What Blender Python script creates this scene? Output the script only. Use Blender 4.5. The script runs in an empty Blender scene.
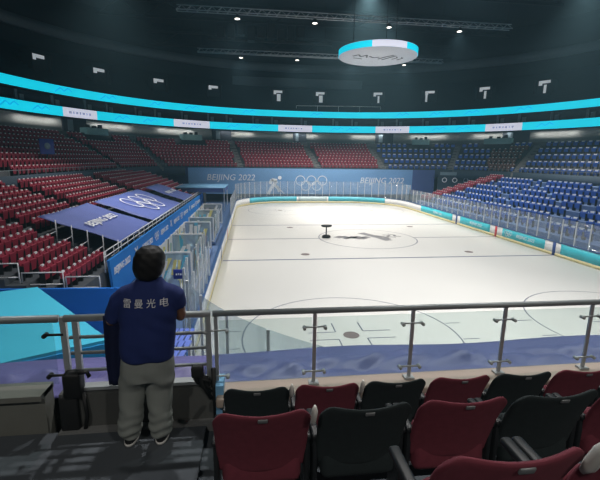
import bpy, bmesh, math, random
from mathutils import Vector, Matrix, Euler
from mathutils.bvhtree import BVHTree
random.seed(7)
PI = math.pi
S = bpy.context.scene
COL = S.collection
V = Vector

# ------------------------------------------------------------------ materials
def lin(c):
    c = c / 255.0
    return c / 12.92 if c <= 0.04045 else ((c + 0.055) / 1.055) ** 2.4
def rgb(r, g, b): return (lin(r), lin(g), lin(b), 1.0)
def mat(name, col, rough=0.6, metal=0.0, var=0.12, scale=6.0, emit=0.0, bump=0.0, spec=0.5):
    m = bpy.data.materials.new(name); m.use_nodes = True
    nt = m.node_tree; b = nt.nodes['Principled BSDF']
    b.inputs['Roughness'].default_value = rough
    b.inputs['Metallic'].default_value = metal
    b.inputs['Specular IOR Level'].default_value = spec
    c = rgb(*col)
    tc = nt.nodes.new('ShaderNodeTexCoord')
    nz = nt.nodes.new('ShaderNodeTexNoise'); nz.inputs['Scale'].default_value = scale; nz.inputs['Detail'].default_value = 4
    nt.links.new(tc.outputs['Object'], nz.inputs['Vector'])
    mx = nt.nodes.new('ShaderNodeMix'); mx.data_type = 'RGBA'
    mx.inputs[6].default_value = tuple(v * (1 - var) for v in c[:3]) + (1,)
    mx.inputs[7].default_value = tuple(min(1, v * (1 + var)) for v in c[:3]) + (1,)
    nt.links.new(nz.outputs['Fac'], mx.inputs[0])
    nt.links.new(mx.outputs[2], b.inputs['Base Color'])
    if bump:
        bp = nt.nodes.new('ShaderNodeBump'); bp.inputs['Strength'].default_value = bump
        nt.links.new(nz.outputs['Fac'], bp.inputs['Height']); nt.links.new(bp.outputs['Normal'], b.inputs['Normal'])
    if emit:
        nt.links.new(mx.outputs[2], b.inputs['Emission Color'])
        b.inputs['Emission Strength'].default_value = emit
    return m
def glass(name, tint, clear=0.8, milk=0.08):
    """flat pane: mostly see-through, a little gloss and a little pale diffuse"""
    m = bpy.data.materials.new(name); m.use_nodes = True
    nt = m.node_tree; n = nt.nodes; n.remove(n['Principled BSDF']); out = n['Material Output']
    t = n.new('ShaderNodeBsdfTransparent'); t.inputs[0].default_value = rgb(*tint)
    d = n.new('ShaderNodeBsdfDiffuse'); d.inputs[0].default_value = (.8, .86, .9, 1)
    g = n.new('ShaderNodeBsdfGlossy'); g.inputs['Roughness'].default_value = 0.05
    a = n.new('ShaderNodeMixShader'); a.inputs[0].default_value = milk
    b = n.new('ShaderNodeMixShader')
    lw = n.new('ShaderNodeLayerWeight'); lw.inputs[0].default_value = .5
    pw = n.new('ShaderNodeMath'); pw.operation = 'POWER'; pw.inputs[1].default_value = 4.0
    ma = n.new('ShaderNodeMath'); ma.operation = 'MULTIPLY_ADD'; ma.inputs[1].default_value = .35; ma.inputs[2].default_value = .025
    nt.links.new(lw.outputs['Facing'], pw.inputs[0]); nt.links.new(pw.outputs[0], ma.inputs[0]); nt.links.new(ma.outputs[0], b.inputs[0])
    nt.links.new(t.outputs[0], a.inputs[1]); nt.links.new(d.outputs[0], a.inputs[2])
    nt.links.new(a.outputs[0], b.inputs[1]); nt.links.new(g.outputs[0], b.inputs[2])
    nt.links.new(b.outputs[0], out.inputs[0])
    return m

M = {}
def D(k, *a, **kw): M[k] = mat(k, *a, **kw)
D('ice', (224, 225, 222), rough=.55, var=.04, scale=.25, spec=.22)
D('ice_red', (165, 150, 150), var=.1); D('ice_line', (120, 125, 140), var=.1); D('ice_blue', (95, 105, 130), var=.1)
D('ice_mark', (135, 135, 138), var=.25, scale=3); D('dot', (120, 108, 108))
D('concrete', (120, 122, 122), rough=.9, var=.18, scale=2.5, bump=.1)
D('concrete_dark', (74, 80, 86), rough=.9, var=.2, scale=2.0, bump=.1)
D('floor_blue', (88, 114, 156), rough=.5, var=.1, scale=1)
D('tan_cap', (174, 160, 148), rough=.55, var=.12, scale=5)
D('parapet', (84, 86, 84), rough=.8, var=.15, scale=4)
D('parapet_light', (112, 114, 108), rough=.8, var=.15, scale=4)
D('board_white', (225, 226, 226), rough=.4, var=.03); D('kick', (222, 212, 160), rough=.5, var=.08)
D('cap_blue', (44, 80, 130), rough=.4); D('mark_blue', (46, 76, 140), rough=.5); D('mark_red', (205, 60, 70), rough=.5)
D('ad_teal', (70, 196, 212), rough=.45, var=.25, scale=.9); D('ad_cyan', (90, 195, 215), rough=.45, var=.25, scale=.7); D('ad_pale', (190, 215, 220), rough=.45)
D('print_white', (235, 238, 242), rough=.6, var=.03)
D('banner_far', (116, 160, 206), rough=.8, var=.14, scale=.12); D('banner_far_dark', (78, 98, 150), rough=.8, var=.1, scale=.2)
D('banner_wall', (38, 132, 214), rough=.6, var=.3, scale=.16)
D('banner_deep', (24, 118, 216), rough=.7, var=.22, scale=.3)
D('tarp_cover', (88, 104, 172), rough=.6, var=.1, scale=.5)
D('tarp_near', (104, 114, 166), rough=.5, var=.16, scale=1.6)
D('tarp_purple', (112, 110, 168), rough=.5, var=.16, scale=1.6)
D('canopy_cyan', (70, 190, 222), rough=.6, var=.08, scale=.3); D('canopy_blue', (40, 150, 210), rough=.6, var=.1, scale=.4)
D('canopy_pale', (120, 175, 215), rough=.6, var=.1)
D('seat_red', (152, 44, 66), rough=.6, var=.15, scale=9); D('seat_red_fabric', (116, 48, 62), rough=.85, var=.2, scale=26, bump=.15)
D('seat_dark_fabric', (34, 44, 46), rough=.85, var=.25, scale=26, bump=.15)
D('seat_blue', (46, 92, 178), rough=.6, var=.15, scale=9); D('seat_brown', (112, 80, 70), rough=.6)
D('tag_white', (236, 238, 240), rough=.4, var=.03); D('shell_white', (214, 212, 206), rough=.45, var=.05)
D('shell_dark', (30, 33, 36), rough=.5); D('plate_gray', (128, 132, 134), rough=.4, metal=.3)
D('steel', (178, 184, 186), rough=.38, metal=.45, var=.06); D('steel_dull', (138, 146, 148), rough=.42, metal=.3, var=.08)
D('rail_white', (214, 218, 222), rough=.45)
D('black', (16, 18, 20), rough=.6); D('rubber', (24, 26, 28), rough=.7)
D('roof_dark', (26, 38, 44), rough=.9, var=.2, scale=.2); D('tier_dark', (34, 46, 54), rough=.9, var=.25, scale=.4); D('band_gray', (92, 108, 116), rough=.85, var=.12, scale=.3)
D('back_wall', (178, 184, 182), rough=.85, var=.08, scale=.4); D('door_dark', (40, 50, 62), rough=.7)
D('suite_wall', (44, 62, 78), rough=.8, var=.2, scale=.5); D('suite_pale', (118, 140, 152), rough=.7)
D('led_cyan', (14, 196, 222), rough=.4, var=.10, scale=.35, emit=1.0); D('led_blue', (6, 178, 226), rough=.4, var=.1, emit=.7)
D('led_white', (214, 218, 236), rough=.4, var=.05, emit=.72); D('led_grey', (166, 172, 198), rough=.4, emit=.5)
D('disc_face', (176, 180, 186), rough=.5, var=.05, emit=.42); D('disc_mark', (62, 70, 78), rough=.6)
D('lamp_glow', (255, 250, 240), rough=.4, var=.0, emit=3.0); D('screen_glow', (205, 215, 222), rough=.4, emit=.45)
D('truss_metal', (176, 182, 186), rough=.5, metal=.4); D('truss_dark', (34, 40, 44), rough=.6, metal=.3)
D('platform_teal', (132, 172, 172), rough=.7, var=.1)
D('navy_cloth', (28, 46, 106), rough=.85, var=.18, scale=9, bump=.12); D('navy_dark', (20, 30, 72), rough=.85, var=.2, scale=8)
D('pants_grey', (134, 140, 136), rough=.9, var=.14, scale=7, bump=.2)
D('skin', (128, 92, 74), rough=.55, var=.08, scale=12); D('hair', (13, 13, 15), rough=.6, var=.3, scale=60, bump=.15); D('lanyard', (78, 150, 214), rough=.6)
D('shoe', (26, 27, 30), rough=.6); D('sole', (214, 214, 210), rough=.6)
D('art_yellow', (214, 205, 130), var=.2, scale=2); D('art_teal', (84, 168, 196), var=.2, scale=2); D('art_grey', (150, 150, 160), var=.2, scale=2); D('art_dark', (86, 92, 92), var=.2, scale=2)
D('sign_navy', (36, 54, 140), rough=.5); D('slat_blue', (96, 120, 205), rough=.5, var=.1)
M['glass_rink'] = glass('glass_rink', (240, 246, 250), milk=.09)
M['glass_rail'] = glass('glass_rail', (238, 244, 243), milk=.012)
M['glass_bench'] = glass('glass_bench', (200, 220, 230), milk=.22)

# ------------------------------------------------------------------ mesh builder
class MB:
    def __init__(s): s.v = []; s.f = []; s.m = []; s.sm = []
    def add(s, vs, fs, m=0, smooth=False):
        o = len(s.v); s.v += [tuple(v) for v in vs]
        for f in fs: s.f.append(tuple(i + o for i in f)); s.m.append(m); s.sm.append(smooth)
        return s
    def box(s, c, d, m=0, R=None):
        hx, hy, hz = d[0] / 2, d[1] / 2, d[2] / 2
        vs = [V((x, y, z)) for x in (-hx, hx) for y in (-hy, hy) for z in (-hz, hz)]
        if R is not None: vs = [R @ v for v in vs]
        vs = [v + V(c) for v in vs]
        return s.add(vs, [(0, 1, 3, 2), (4, 6, 7, 5), (0, 4, 5, 1), (2, 3, 7, 6), (0, 2, 6, 4), (1, 5, 7, 3)], m)
    def bbox(s, c, d, b, m=0, R=None):
        """box with chamfered vertical and horizontal edges"""
        bm = bmesh.new(); bmesh.ops.create_cube(bm, size=1)
        for v in bm.verts: v.co = V((v.co.x * d[0], v.co.y * d[1], v.co.z * d[2]))
        bmesh.ops.bevel(bm, geom=list(bm.edges), offset=b, segments=2, affect='EDGES', profile=.5)
        bm.verts.index_update()
        vs = [((R @ v.co) if R is not None else v.co) + V(c) for v in bm.verts]
        fs = [[v.index for v in f.verts] for f in bm.faces]; bm.free()
        return s.add(vs, fs, m, True)
    def quad(s, a, b, c, d, m=0): return s.add([a, b, c, d], [(0, 1, 2, 3)], m)
    def bar(s, a, b, w, h=None, m=0):
        a, b = V(a), V(b); h = h or w; t = (b - a); L = t.length; t.normalize()
        up = V((0, 0, 1)) if abs(t.z) < .95 else V((0, 1, 0))
        x = t.cross(up).normalized(); y = x.cross(t)
        R = Matrix((x, t, y)).transposed()
        return s.box((a + b) / 2, (w, L, h), m, R)
    def tube(s, pts, r, m=0, n=10, close=False):
        pts = [V(p) for p in pts]; rs = r if isinstance(r, list) else [r] * len(pts); rings = []; N = len(pts); vs = []
        px_ = None
        for i, p in enumerate(pts):
            if close: t = pts[(i + 1) % N] - pts[i - 1]
            else: t = pts[min(i + 1, N - 1)] - pts[max(i - 1, 0)]
            t.normalize()
            if px_ is None:
                up = V((0, 0, 1)) if abs(t.z) < .9 else V((0, 1, 0)); x = t.cross(up).normalized()
            else:
                x = (px_ - t * px_.dot(t)).normalized()
            y = x.cross(t); px_ = x
            rr = rs[i]; ra, rb = rr if isinstance(rr, (list, tuple)) else (rr, rr)
            vs += [p + x * ra * math.cos(2 * PI * k / n) + y * rb * math.sin(2 * PI * k / n) for k in range(n)]
        fs = []
        for i in range(N if close else N - 1):
            j = (i + 1) % N
            for k in range(n): fs.append((i * n + k, i * n + (k + 1) % n, j * n + (k + 1) % n, j * n + k))
        if not close: fs += [tuple(range(n - 1, -1, -1)), tuple((N - 1) * n + k for k in range(n))]
        return s.add(vs, fs, m, True)
    def loft(s, rings, m=0, cap=True):
        """rings: list of lists of points, same count"""
        n = len(rings[0]); vs = [p for r in rings for p in r]; fs = []
        for i in range(len(rings) - 1):
            for k in range(n): fs.append((i * n + k, i * n + (k + 1) % n, (i + 1) * n + (k + 1) % n, (i + 1) * n + k))
        if cap: fs += [tuple(range(n - 1, -1, -1)), tuple((len(rings) - 1) * n + k for k in range(n))]
        return s.add(vs, fs, m, True)
    def ell(s, secs, m=0, n=20, p=2.0):
        """stack of horizontal super-ellipses (cx, cy, z, rx, ry)"""
        R = []
        for cx, cy, z, rx, ry in secs:
            r = []
            for k in range(n):
                a = 2 * PI * k / n; c, q = math.cos(a), math.sin(a)
                r.append(V((cx + rx * math.copysign(abs(c) ** (2 / p), c), cy + ry * math.copysign(abs(q) ** (2 / p), q), z)))
            R.append(r)
        return s.loft(R, m)
    def ball(s, c, r, m=0, nu=16, nv=10, R=None):
        r = r if isinstance(r, (tuple, list)) else (r, r, r); vs = []; fs = []
        for j in range(nv + 1):
            ph = PI * j / nv
            for k in range(nu):
                th = 2 * PI * k / nu
                q = V((r[0] * math.sin(ph) * math.cos(th), r[1] * math.sin(ph) * math.sin(th), r[2] * math.cos(ph)))
                if R is not None: q = R @ q
                vs.append(q + V(c))
        for j in range(nv):
            for k in range(nu): fs.append((j * nu + k, (j + 1) * nu + k, (j + 1) * nu + (k + 1) % nu, j * nu + (k + 1) % nu))
        return s.add(vs, fs, m, True)
    def prism(s, poly, z0, z1, m=0, fr=None):
        """poly in 2-D, pushed from z0 to z1, frame fr maps (x,y,z)->world"""
        n = len(poly); vs = [V((x, y, z0)) for x, y in poly] + [V((x, y, z1)) for x, y in poly]
        if fr is not None: vs = [fr @ v for v in vs]
        return s.add(vs, [tuple(range(n - 1, -1, -1)), tuple(range(n, 2 * n))] + [(i, (i + 1) % n, n + (i + 1) % n, n + i) for i in range(n)], m)
    def build(s, name, mats, parent=None):
        me = bpy.data.meshes.new(name); me.from_pydata(s.v, [], s.f)
        if not isinstance(mats, (list, tuple)): mats = [mats]
        for q in mats: me.materials.append(M[q] if isinstance(q, str) else q)
        me.polygons.foreach_set('material_index', s.m); me.polygons.foreach_set('use_smooth', s.sm)
        bm = bmesh.new(); bm.from_mesh(me); bmesh.ops.remove_doubles(bm, verts=bm.verts, dist=1e-5)
        bmesh.ops.recalc_face_normals(bm, faces=bm.faces); bm.to_mesh(me); bm.free(); me.update()
        o = bpy.data.objects.new(name, me); COL.objects.link(o)
        if parent is not None: o.parent = parent
        return o
def bevel(o, w=.004, seg=2):
    md = o.modifiers.new('edge', 'BEVEL'); md.width = w; md.segments = seg; md.limit_method = 'ANGLE'; md.angle_limit = .6
    return o
def tag(o, label, cat, group=None, kind=None):
    o['label'] = label; o['category'] = cat
    if group: o['group'] = group
    if kind: o['kind'] = kind
    return o
def struct(o): o['kind'] = 'structure'; return o
def root(name, label, cat, loc=(0, 0, 0), rz=0, group=None):
    o = bpy.data.objects.new(name, None); COL.objects.link(o); o.location = loc; o.rotation_euler = (0, 0, rz); o.empty_display_size = .2
    return tag(o, label, cat, group)
def copy_tree(o, parent=None):
    c = o.copy(); COL.objects.link(c)
    if parent is not None: c.parent = parent; c.matrix_parent_inverse.identity()
    for ch in list(o.children): copy_tree(ch, c)
    return c
def frame(origin, ex, ey):
    """matrix whose local x, y run along ex, ey in the world"""
    ex = V(ex).normalized(); ey = V(ey); ey = (ey - ex * ey.dot(ex)).normalized(); ez = ex.cross(ey)
    m = Matrix((ex, ey, ez)).transposed().to_4x4(); m.translation = V(origin); return m
def text_mesh(body, size, shear=0.0, depth=.004, spacing=1.0, bold=0.0):
    cu = bpy.data.curves.new('txt', 'FONT'); cu.body = body; cu.size = size; cu.shear = shear; cu.extrude = depth; cu.align_x = 'CENTER'; cu.align_y = 'CENTER'
    cu.space_character = spacing; cu.offset = bold; cu.resolution_u = 2
    o = bpy.data.objects.new('txt', cu); COL.objects.link(o)
    dg = bpy.context.evaluated_depsgraph_get(); dg.update()
    me = bpy.data.meshes.new_from_object(o.evaluated_get(dg)); bpy.data.objects.remove(o)
    return me
def text(name, body, size, fr, m, parent, **kw):
    me = text_mesh(body, size, **kw); me.materials.clear(); me.materials.append(M[m]); me.transform(fr); me.name = name
    o = bpy.data.objects.new(name, me); COL.objects.link(o)
    if parent is not None: o.parent = parent
    return o
def rings_into(mb, fr, r, m=0, w=.16):
    """five interlaced rings, centre at the frame's origin"""
    for cx, cy in ((-2.25, .5), (0, .5), (2.25, .5), (-1.125, -.55), (1.125, -.55)):
        n = 28; vs = []
        for k in range(n):
            a = 2 * PI * k / n
            for q in (r - w * r / 1.0, r): vs += [fr @ V((cx * r + q * math.cos(a), cy * r + q * math.sin(a), z)) for z in (0, .02)]
        fs = []
        for k in range(n):
            a, b = 4 * k, 4 * ((k + 1) % n)
            fs += [(a + 1, a + 3, b + 3, b + 1), (a, b, b + 2, a + 2), (a + 2, b + 2, b + 3, a + 3), (a, a + 1, b + 1, b)]
        mb.add(vs, fs, m)
def strokes_into(mb, fr, lines, w, m=0, d=.02):
    for ln in lines:
        for (x0, y0), (x1, y1) in zip(ln, ln[1:]):
            dx, dy = x1 - x0, y1 - y0; L = math.hypot(dx, dy) or 1; nx, ny = -dy / L * w / 2, dx / L * w / 2
            mb.prism([(x0 + nx, y0 + ny), (x0 - nx, y0 - ny), (x1 - nx, y1 - ny), (x1 + nx, y1 + ny)], 0, d, m, fr)

# ------------------------------------------------------------------ camera
cam = bpy.data.cameras.new('camera'); co = bpy.data.objects.new('camera', cam); COL.objects.link(co); S.camera = co
yaw, pit, rol = math.radians(7.15), math.radians(11.59), math.radians(.82)
f = V((math.sin(yaw) * math.cos(pit), math.cos(yaw) * math.cos(pit), -math.sin(pit)))
r = V((math.cos(yaw), -math.sin(yaw), 0)); u = r.cross(f)
r2 = r * math.cos(rol) + u * math.sin(rol); u2 = -r * math.sin(rol) + u * math.cos(rol)
mw = Matrix((r2, u2, -f)).transposed().to_4x4(); mw.translation = V((-10.81, -35.43, 7.2)); co.matrix_world = mw
cam.sensor_width = 36; cam.lens = 395 / 600 * 36; cam.clip_start = .05; cam.clip_end = 400
CAM = V((-10.81, -35.43, 7.2))

# ------------------------------------------------------------------ rink: path round the boards
W2, L2, RC = 12.95, 30.48, 8.53
SX, SY = W2 - RC, L2 - RC
ARC = RC * PI / 2
SEG = [2 * SY, ARC, 2 * SX, ARC, 2 * SY, ARC, 2 * SX, ARC]; PER = sum(SEG)
def rp(s, off=0.0):
    """point on the boards at arc length s (starts near right, runs up the right side, far end, left side, near end)"""
    s %= PER; i = 0
    while s > SEG[i]: s -= SEG[i]; i += 1
    if i == 0: return V((W2 + off, -SY + s, 0))
    if i == 2: return V((SX - s, L2 + off, 0))
    if i == 4: return V((-W2 - off, SY - s, 0))
    if i == 6: return V((-SX + s, -L2 - off, 0))
    cx, cy, a0 = {1: (SX, SY, 0), 3: (-SX, SY, PI / 2), 5: (-SX, -SY, PI), 7: (SX, -SY, 1.5 * PI)}[i]
    a = a0 + s / RC; q = RC + off
    return V((cx + q * math.cos(a), cy + q * math.sin(a), 0))
def samples(s0, s1, step=.6):
    n = max(2, int(math.ceil((s1 - s0) / step)) + 1); return [s0 + (s1 - s0) * k / (n - 1) for k in range(n)]
def strip(mb, s0, s1, o0, o1, z0, z1, m=0, step=.6):
    ss = samples(s0, s1, step); R = []
    for s in ss:
        a, b = rp(s, o0), rp(s, o1)
        R.append([V((a.x, a.y, z0)), V((b.x, b.y, z0)), V((b.x, b.y, z1)), V((a.x, a.y, z1))])
    return mb.loft(R, m)
S_RIGHT = lambda y: y + SY
S_LEFT = lambda y: SEG[0] + ARC + SEG[2] + ARC + (SY - y)
S_FAR = lambda x: SEG[0] + ARC + (SX - x)

# floor + ice
mb = MB(); mb.box((0, 5, -.25), (110, 110, .3)); struct(mb.build('floor', 'floor_blue'))
mb = MB()
mb.loft([[rp(s, -.02) + V((0, 0, z)) for s in samples(0, PER - .4, .5)] for z in (-.1, 0.0)], 0)
def flat(poly, m, z=.004): mb.add([V((x, y, z)) for x, y in poly], [tuple(range(len(poly)))], m)
def ln(x0, y0, x1, y1, w, m, z=.004):
    dx, dy = x1 - x0, y1 - y0; L = math.hypot(dx, dy); nx, ny = -dy / L * w / 2, dx / L * w / 2
    flat([(x0 + nx, y0 + ny), (x0 - nx, y0 - ny), (x1 - nx, y1 - ny), (x1 + nx, y1 + ny)], m, z)
def circ(cx, cy, rad, w, m, n=72, a0=0, a1=2 * PI):
    for k in range(n):
        a, b = a0 + (a1 - a0) * k / n, a0 + (a1 - a0) * (k + 1) / n
        mb.add([V((cx + q * math.cos(t), cy + q * math.sin(t), .005)) for q, t in ((rad, a), (rad + w, a), (rad + w, b), (rad, b))], [(0, 1, 2, 3)], m)
def disc(cx, cy, rad, m, n=28): flat([(cx + rad * math.cos(2 * PI * k / n), cy + rad * math.sin(2 * PI * k / n)) for k in range(n)], m, .006)
for y in (-7.62, 7.62): ln(-12.85, y, 12.85, y, .22, 3)
ln(-12.85, 0, -4.6, 0, .2, 2); ln(4.6, 0, 12.85, 0, .2, 2)
for y in (-26.5, 26.5): ln(-11.6, y, 11.6, y, .06, 1)
circ(0, 0, 4.5, .09, 2)
for sx in (-1, 1):
    for sy in (-1, 1):
        cx, cy = sx * 6.7, sy * 20.4
        circ(cx, cy, 4.5, .06, 2); disc(cx, cy, .34, 5)
        disc(sx * 6.7, sy * 6.1, .34, 5)
        for ax in (-1, 1):
            for ay in (-1, 1):
                ln(cx + ax * .6, cy + ay * .35, cx + ax * 1.8, cy + ay * .35, .06, 2)
                ln(cx + ax * .6, cy + ay * .35, cx + ax * .6, cy + ay * 1.25, .06, 2)
        for ay in (-1, 1):
            for q in (4.55, -5.3): ln(cx + q, cy + ay * .8, cx + q + .7, cy + ay * .8, .06, 2)
for sy in (-1, 1): circ(0, sy * 26.5, 1.83, .06, 1, a0=PI if sy > 0 else 0, a1=2 * PI if sy > 0 else PI)
# brush marks of the event emblem inside the centre circle
def brush(pts, w):
    for a, b in zip(pts, pts[1:]): ln(a[0], a[1], b[0], b[1], w, 4, .007)
brush([(-2.9, .2), (-2.2, .9), (-1.6, -.1), (-1.0, .8), (-.5, .1), (.3, .5)], .75)
brush([(-2.3, -.3), (-1.4, .35), (-.7, -.5), (-.1, .0)], .5)
brush([(.1, 2.6), (.6, 1.4), (1.3, 0), (1.7, -1.3)], .85)
brush([(1.1, 1.1), (1.9, .3), (2.0, -.5)], .4); brush([(2.0, 1.5), (2.6, 1.1), (2.1, .5), (2.9, .2)], .24); brush([(2.6, 1.8), (3.2, 1.3), (2.9, .8), (3.5, .5)], .24)
ice = struct(mb.build('floor_ice', ['ice', 'ice_red', 'ice_line', 'ice_blue', 'ice_mark', 'dot']))

# boards
bd = root('rink_boards', 'white oval hockey rink boards with yellow kick strip and tall clear panes round the ice', 'rink boards')
mb = MB(); strip(mb, 0, PER, 0, .12, 0, 1.07); mb.build('board_shell', 'board_white', bd)
mb = MB(); strip(mb, 0, PER, -.012, 0.002, 0, .22); o = mb.build('kick_strip', 'kick', bd); o['label'] = 'yellow kick strip'
mb = MB(); strip(mb, 0, PER, -.03, .15, 1.07, 1.12); o = mb.build('cap_rail', 'cap_blue', bd); o['label'] = 'blue cap rail'
def ad(name, s0, s1, m, label=None, z0=.26, z1=1.04):
    mb = MB(); strip(mb, s0, s1, -.014, .002, z0, z1); o = mb.build(name, m, bd)
    if label: o['label'] = label
for y, m, lb in ((-7.62, 'mark_blue', 'blue line mark on the boards'), (7.62, 'mark_blue', 'blue line mark on the boards'), (0, 'mark_red', 'red centre line mark on the boards')):
    ad('line_mark', S_RIGHT(y) - .16, S_RIGHT(y) + .16, m, lb, 0.0, 1.06); ad('line_mark', S_LEFT(y) - .16, S_LEFT(y) + .16, m, lb, 0.0, 1.06)
def board_text(y, body, x=W2 - .02, size=.42):
    text('lettering', body, size, frame((x, y, .64), (0, -1, 0), (0, 0, 1)), 'print_white', bd, shear=.2, depth=.003)
def board_rings(y):
    mb = MB(); rings_into(mb, frame((W2 - .02, y, .64), (0, -1, 0), (0, 0, 1)), .17); mb.build('ring_emblem', 'print_white', bd)
ad('advert', S_RIGHT(-6.6), S_RIGHT(-1.0), 'ad_teal', 'teal advert strip'); ad('advert', S_RIGHT(1.0), S_RIGHT(6.8), 'ad_teal', 'teal advert strip')
ad('advert', S_RIGHT(8.6), S_RIGHT(17.5), 'ad_teal', 'teal advert strip'); ad('advert', S_RIGHT(-16), S_RIGHT(-8.3), 'ad_teal', 'teal advert strip')
board_text(-4.2, 'BEIJING 2022'); board_rings(-1.9); board_text(3.6, 'BEIJING 2022'); board_text(12.5, 'BEIJING 2022')
ad('advert', S_FAR(-3.2) + .0, S_FAR(-12), 'ad_cyan', 'cyan advert strip'); ad('advert', S_FAR(12.0), S_FAR(2.2), 'ad_cyan', 'cyan advert strip')
ad('advert', S_FAR(1.9), S_FAR(-2.9), 'ad_pale', 'pale advert strip')
# clear panes and their posts
BENCH = (S_LEFT(8.0), S_LEFT(-15.0))
def glass_run(s0, s1, ztop, pitch=1.22):
    n = max(1, int(round((s1 - s0) / pitch))); d = (s1 - s0) / n
    for k in range(n + 1):
        p, q = rp(s0 + k * d, .04), rp(s0 + k * d, .10)
        MB().bar((p + q) / 2 + V((0, 0, 1.12)), (p + q) / 2 + V((0, 0, ztop)), .06, .06).build('post', 'rail_white', bd)
    for k in range(n):
        g = MB(); strip(g, s0 + k * d + .03, s0 + (k + 1) * d - .03, .06, .075, 1.12, ztop, step=.4); g.build('glass_pane', 'glass_rink', bd)
glass_run(S_RIGHT(-12), SEG[0], 2.95, 1.3)
e0 = SEG[0]; e1 = e0 + 2 * ARC + SEG[2]
glass_run(e0, e1, 3.55, 1.2)
glass_run(e1, BENCH[0], 2.95, 1.3)
q0 = S_LEFT(-SY)
glass_run(BENCH[1], q0, 2.95, 1.3)
glass_run(q0, q0 + ARC, 3.85, 1.35)

# dark stand left on the ice by the centre circle
t = root('equipment_stand', 'dark flat-topped equipment stand alone on the ice by the centre circle', 'stand', (-3.85, .35, 0))
MB().ell([(0, 0, .007, .42, .36), (0, 0, .18, .40, .34), (0, 0, .26, .28, .26)], n=16).build('base', 'black', t)
MB().tube([(0, 0, .24), (0, 0, 1.06)], .06).build('pole', 'truss_dark', t)
MB().ell([(0, 0, 1.05, .44, .34), (0, 0, 1.12, .52, .40), (0, 0, 1.2, .5, .38)], n=16).build('top', 'black', t)

# ------------------------------------------------------------------ bowl
def sup(t, a, b, n):
    c, s = math.cos(t), math.sin(t)
    return V((math.copysign(abs(c) ** (2 / n) * a, c), math.copysign(abs(s) ** (2 / n) * b, s), 0))
RAD = math.radians
def ang(a0, a1, n): return [RAD(a0 + (a1 - a0) * k / (n - 1)) for k in range(n)]
def outer(t): return sup(t, 38.5, 41.6, 2.2)
def inner(t):
    d = outer(t).normalized(); return d * (abs(d.x / 27.5) ** 7 + abs(d.y / 33.2) ** 7) ** (-1 / 7)
def tier(t, q): return inner(t) * (1 - q) + outer(t) * q
def ring_wall(mb, fn0, fn1, z0, z1, m=0, a0=-22, a1=202, n=120):
    R = []
    for t in ang(a0, a1, n):
        a, b = fn0(t), fn1(t)
        R.append([V((a.x, a.y, z0)), V((b.x, b.y, z0)), V((b.x, b.y, z1)), V((a.x, a.y, z1))])
    return mb.loft(R, m)
NR = 9
T2Z = lambda q: 5.55 + 4.3 * q          # floor height of the second tier, q = 0 front .. 1 back
mb = MB()
for k in range(NR):
    ring_wall(mb, lambda t, k=k: tier(t, k / NR), lambda t, k=k: tier(t, (k + 1) / NR), 4.6, T2Z(k / NR))
ring_wall(mb, lambda t: tier(t, 1), lambda t: tier(t, 1.25), 4.6, 10.3)
struct(mb.build('terrace_upper_rows', 'concrete_dark'))
mb = MB(); ring_wall(mb, lambda t: tier(t, -.02), lambda t: tier(t, .0), 4.3, 5.75); struct(mb.build('wall_tier_front', 'suite_wall'))
mb = MB()
for t0, t1 in zip(ang(-15, 195, 101), ang(-15, 195, 101)[1:]):
    a, b = tier(t0, 0.0), tier(t1, 0.0)
    mb.bar(a + V((0, 0, 6.12)), b + V((0, 0, 6.12)), .05)
    mb.bar(a + V((0, 0, 5.72)), a + V((0, 0, 6.12)), .05)
tag(mb.build('tier_rail', 'steel_dull'), 'long grey guard rail along the front edge of the upper seat rows', 'railing')
# wall behind the second tier, with its dark openings
mb = MB(); ring_wall(mb, lambda t: sup(t, 41, 43.4, 2.2), lambda t: sup(t, 41.4, 43.8, 2.2), 10.2, 13.0); struct(mb.build('wall_concourse', 'back_wall'))
RA, RB = 40.0, 42.5
def ring(t, o=0.0): return sup(t, RA + o, RB + o, 2.2)
def ring_frame(t, o, z):
    p = ring(t, o); d = (ring(t + .01, o) - ring(t - .01, o)).normalized()
    return frame((p.x, p.y, z), -d, (0, 0, 1))        # x to the right seen from the ice, y up, z towards the ice
for k, (t, w) in enumerate(((147.5, 3.6), (111.0, 3.6), (91.3, 2.6), (70.6, 3.4), (37.5, 4.2))):
    fr = ring_frame(RAD(t), .75, 11.5)
    mb = MB(); mb.box((0, 0, 0), (w, 2.6, .25)); o = mb.build('door_%d' % (k + 1), 'door_dark'); o.matrix_world = fr; struct(o)
    mb = MB(); mb.box((-w * .2, -.2, .15), (w * .22, 1.5, .06)); q = mb.build('door_leaf', 'suite_pale', o)
# upper levels: balcony slabs, suites between the ribbons, dark top tier, roof
mb = MB(); ring_wall(mb, lambda t: ring(t, .12), lambda t: ring(t, 2.2), 12.2, 13.55); struct(mb.build('slab_lower_balcony', 'tier_dark'))
mb = MB(); ring_wall(mb, lambda t: ring(t, 1.9), lambda t: ring(t, 2.3), 13.5, 15.1); struct(mb.build('wall_suites', 'suite_wall'))
mb = MB(); ring_wall(mb, lambda t: ring(t, .12), lambda t: ring(t, 2.2), 15.0, 16.2); struct(mb.build('slab_upper_balcony', 'tier_dark'))
for k, t in enumerate(list(range(24, 160, 6))):
    fr = ring_frame(RAD(t + (k * 37 % 5) * .4), 1.6, 14.25)
    mb = MB(); mb.box((0, 0, 0), (.34, 1.45, .2)); mb.box((.75, -.2, 0), (.6, .9, .15)); o = mb.build('pillar_%d' % (k + 1), 'suite_pale'); o.matrix_world = fr; struct(o)
mb = MB()
for k in range(14):
    ring_wall(mb, lambda t, k=k: ring(t, .3 + k * .8), lambda t, k=k: ring(t, .3 + (k + 1) * .8), 15.6, 16.25 + k * .5, n=90)
struct(mb.build('terrace_top_rows', 'tier_dark'))
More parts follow.
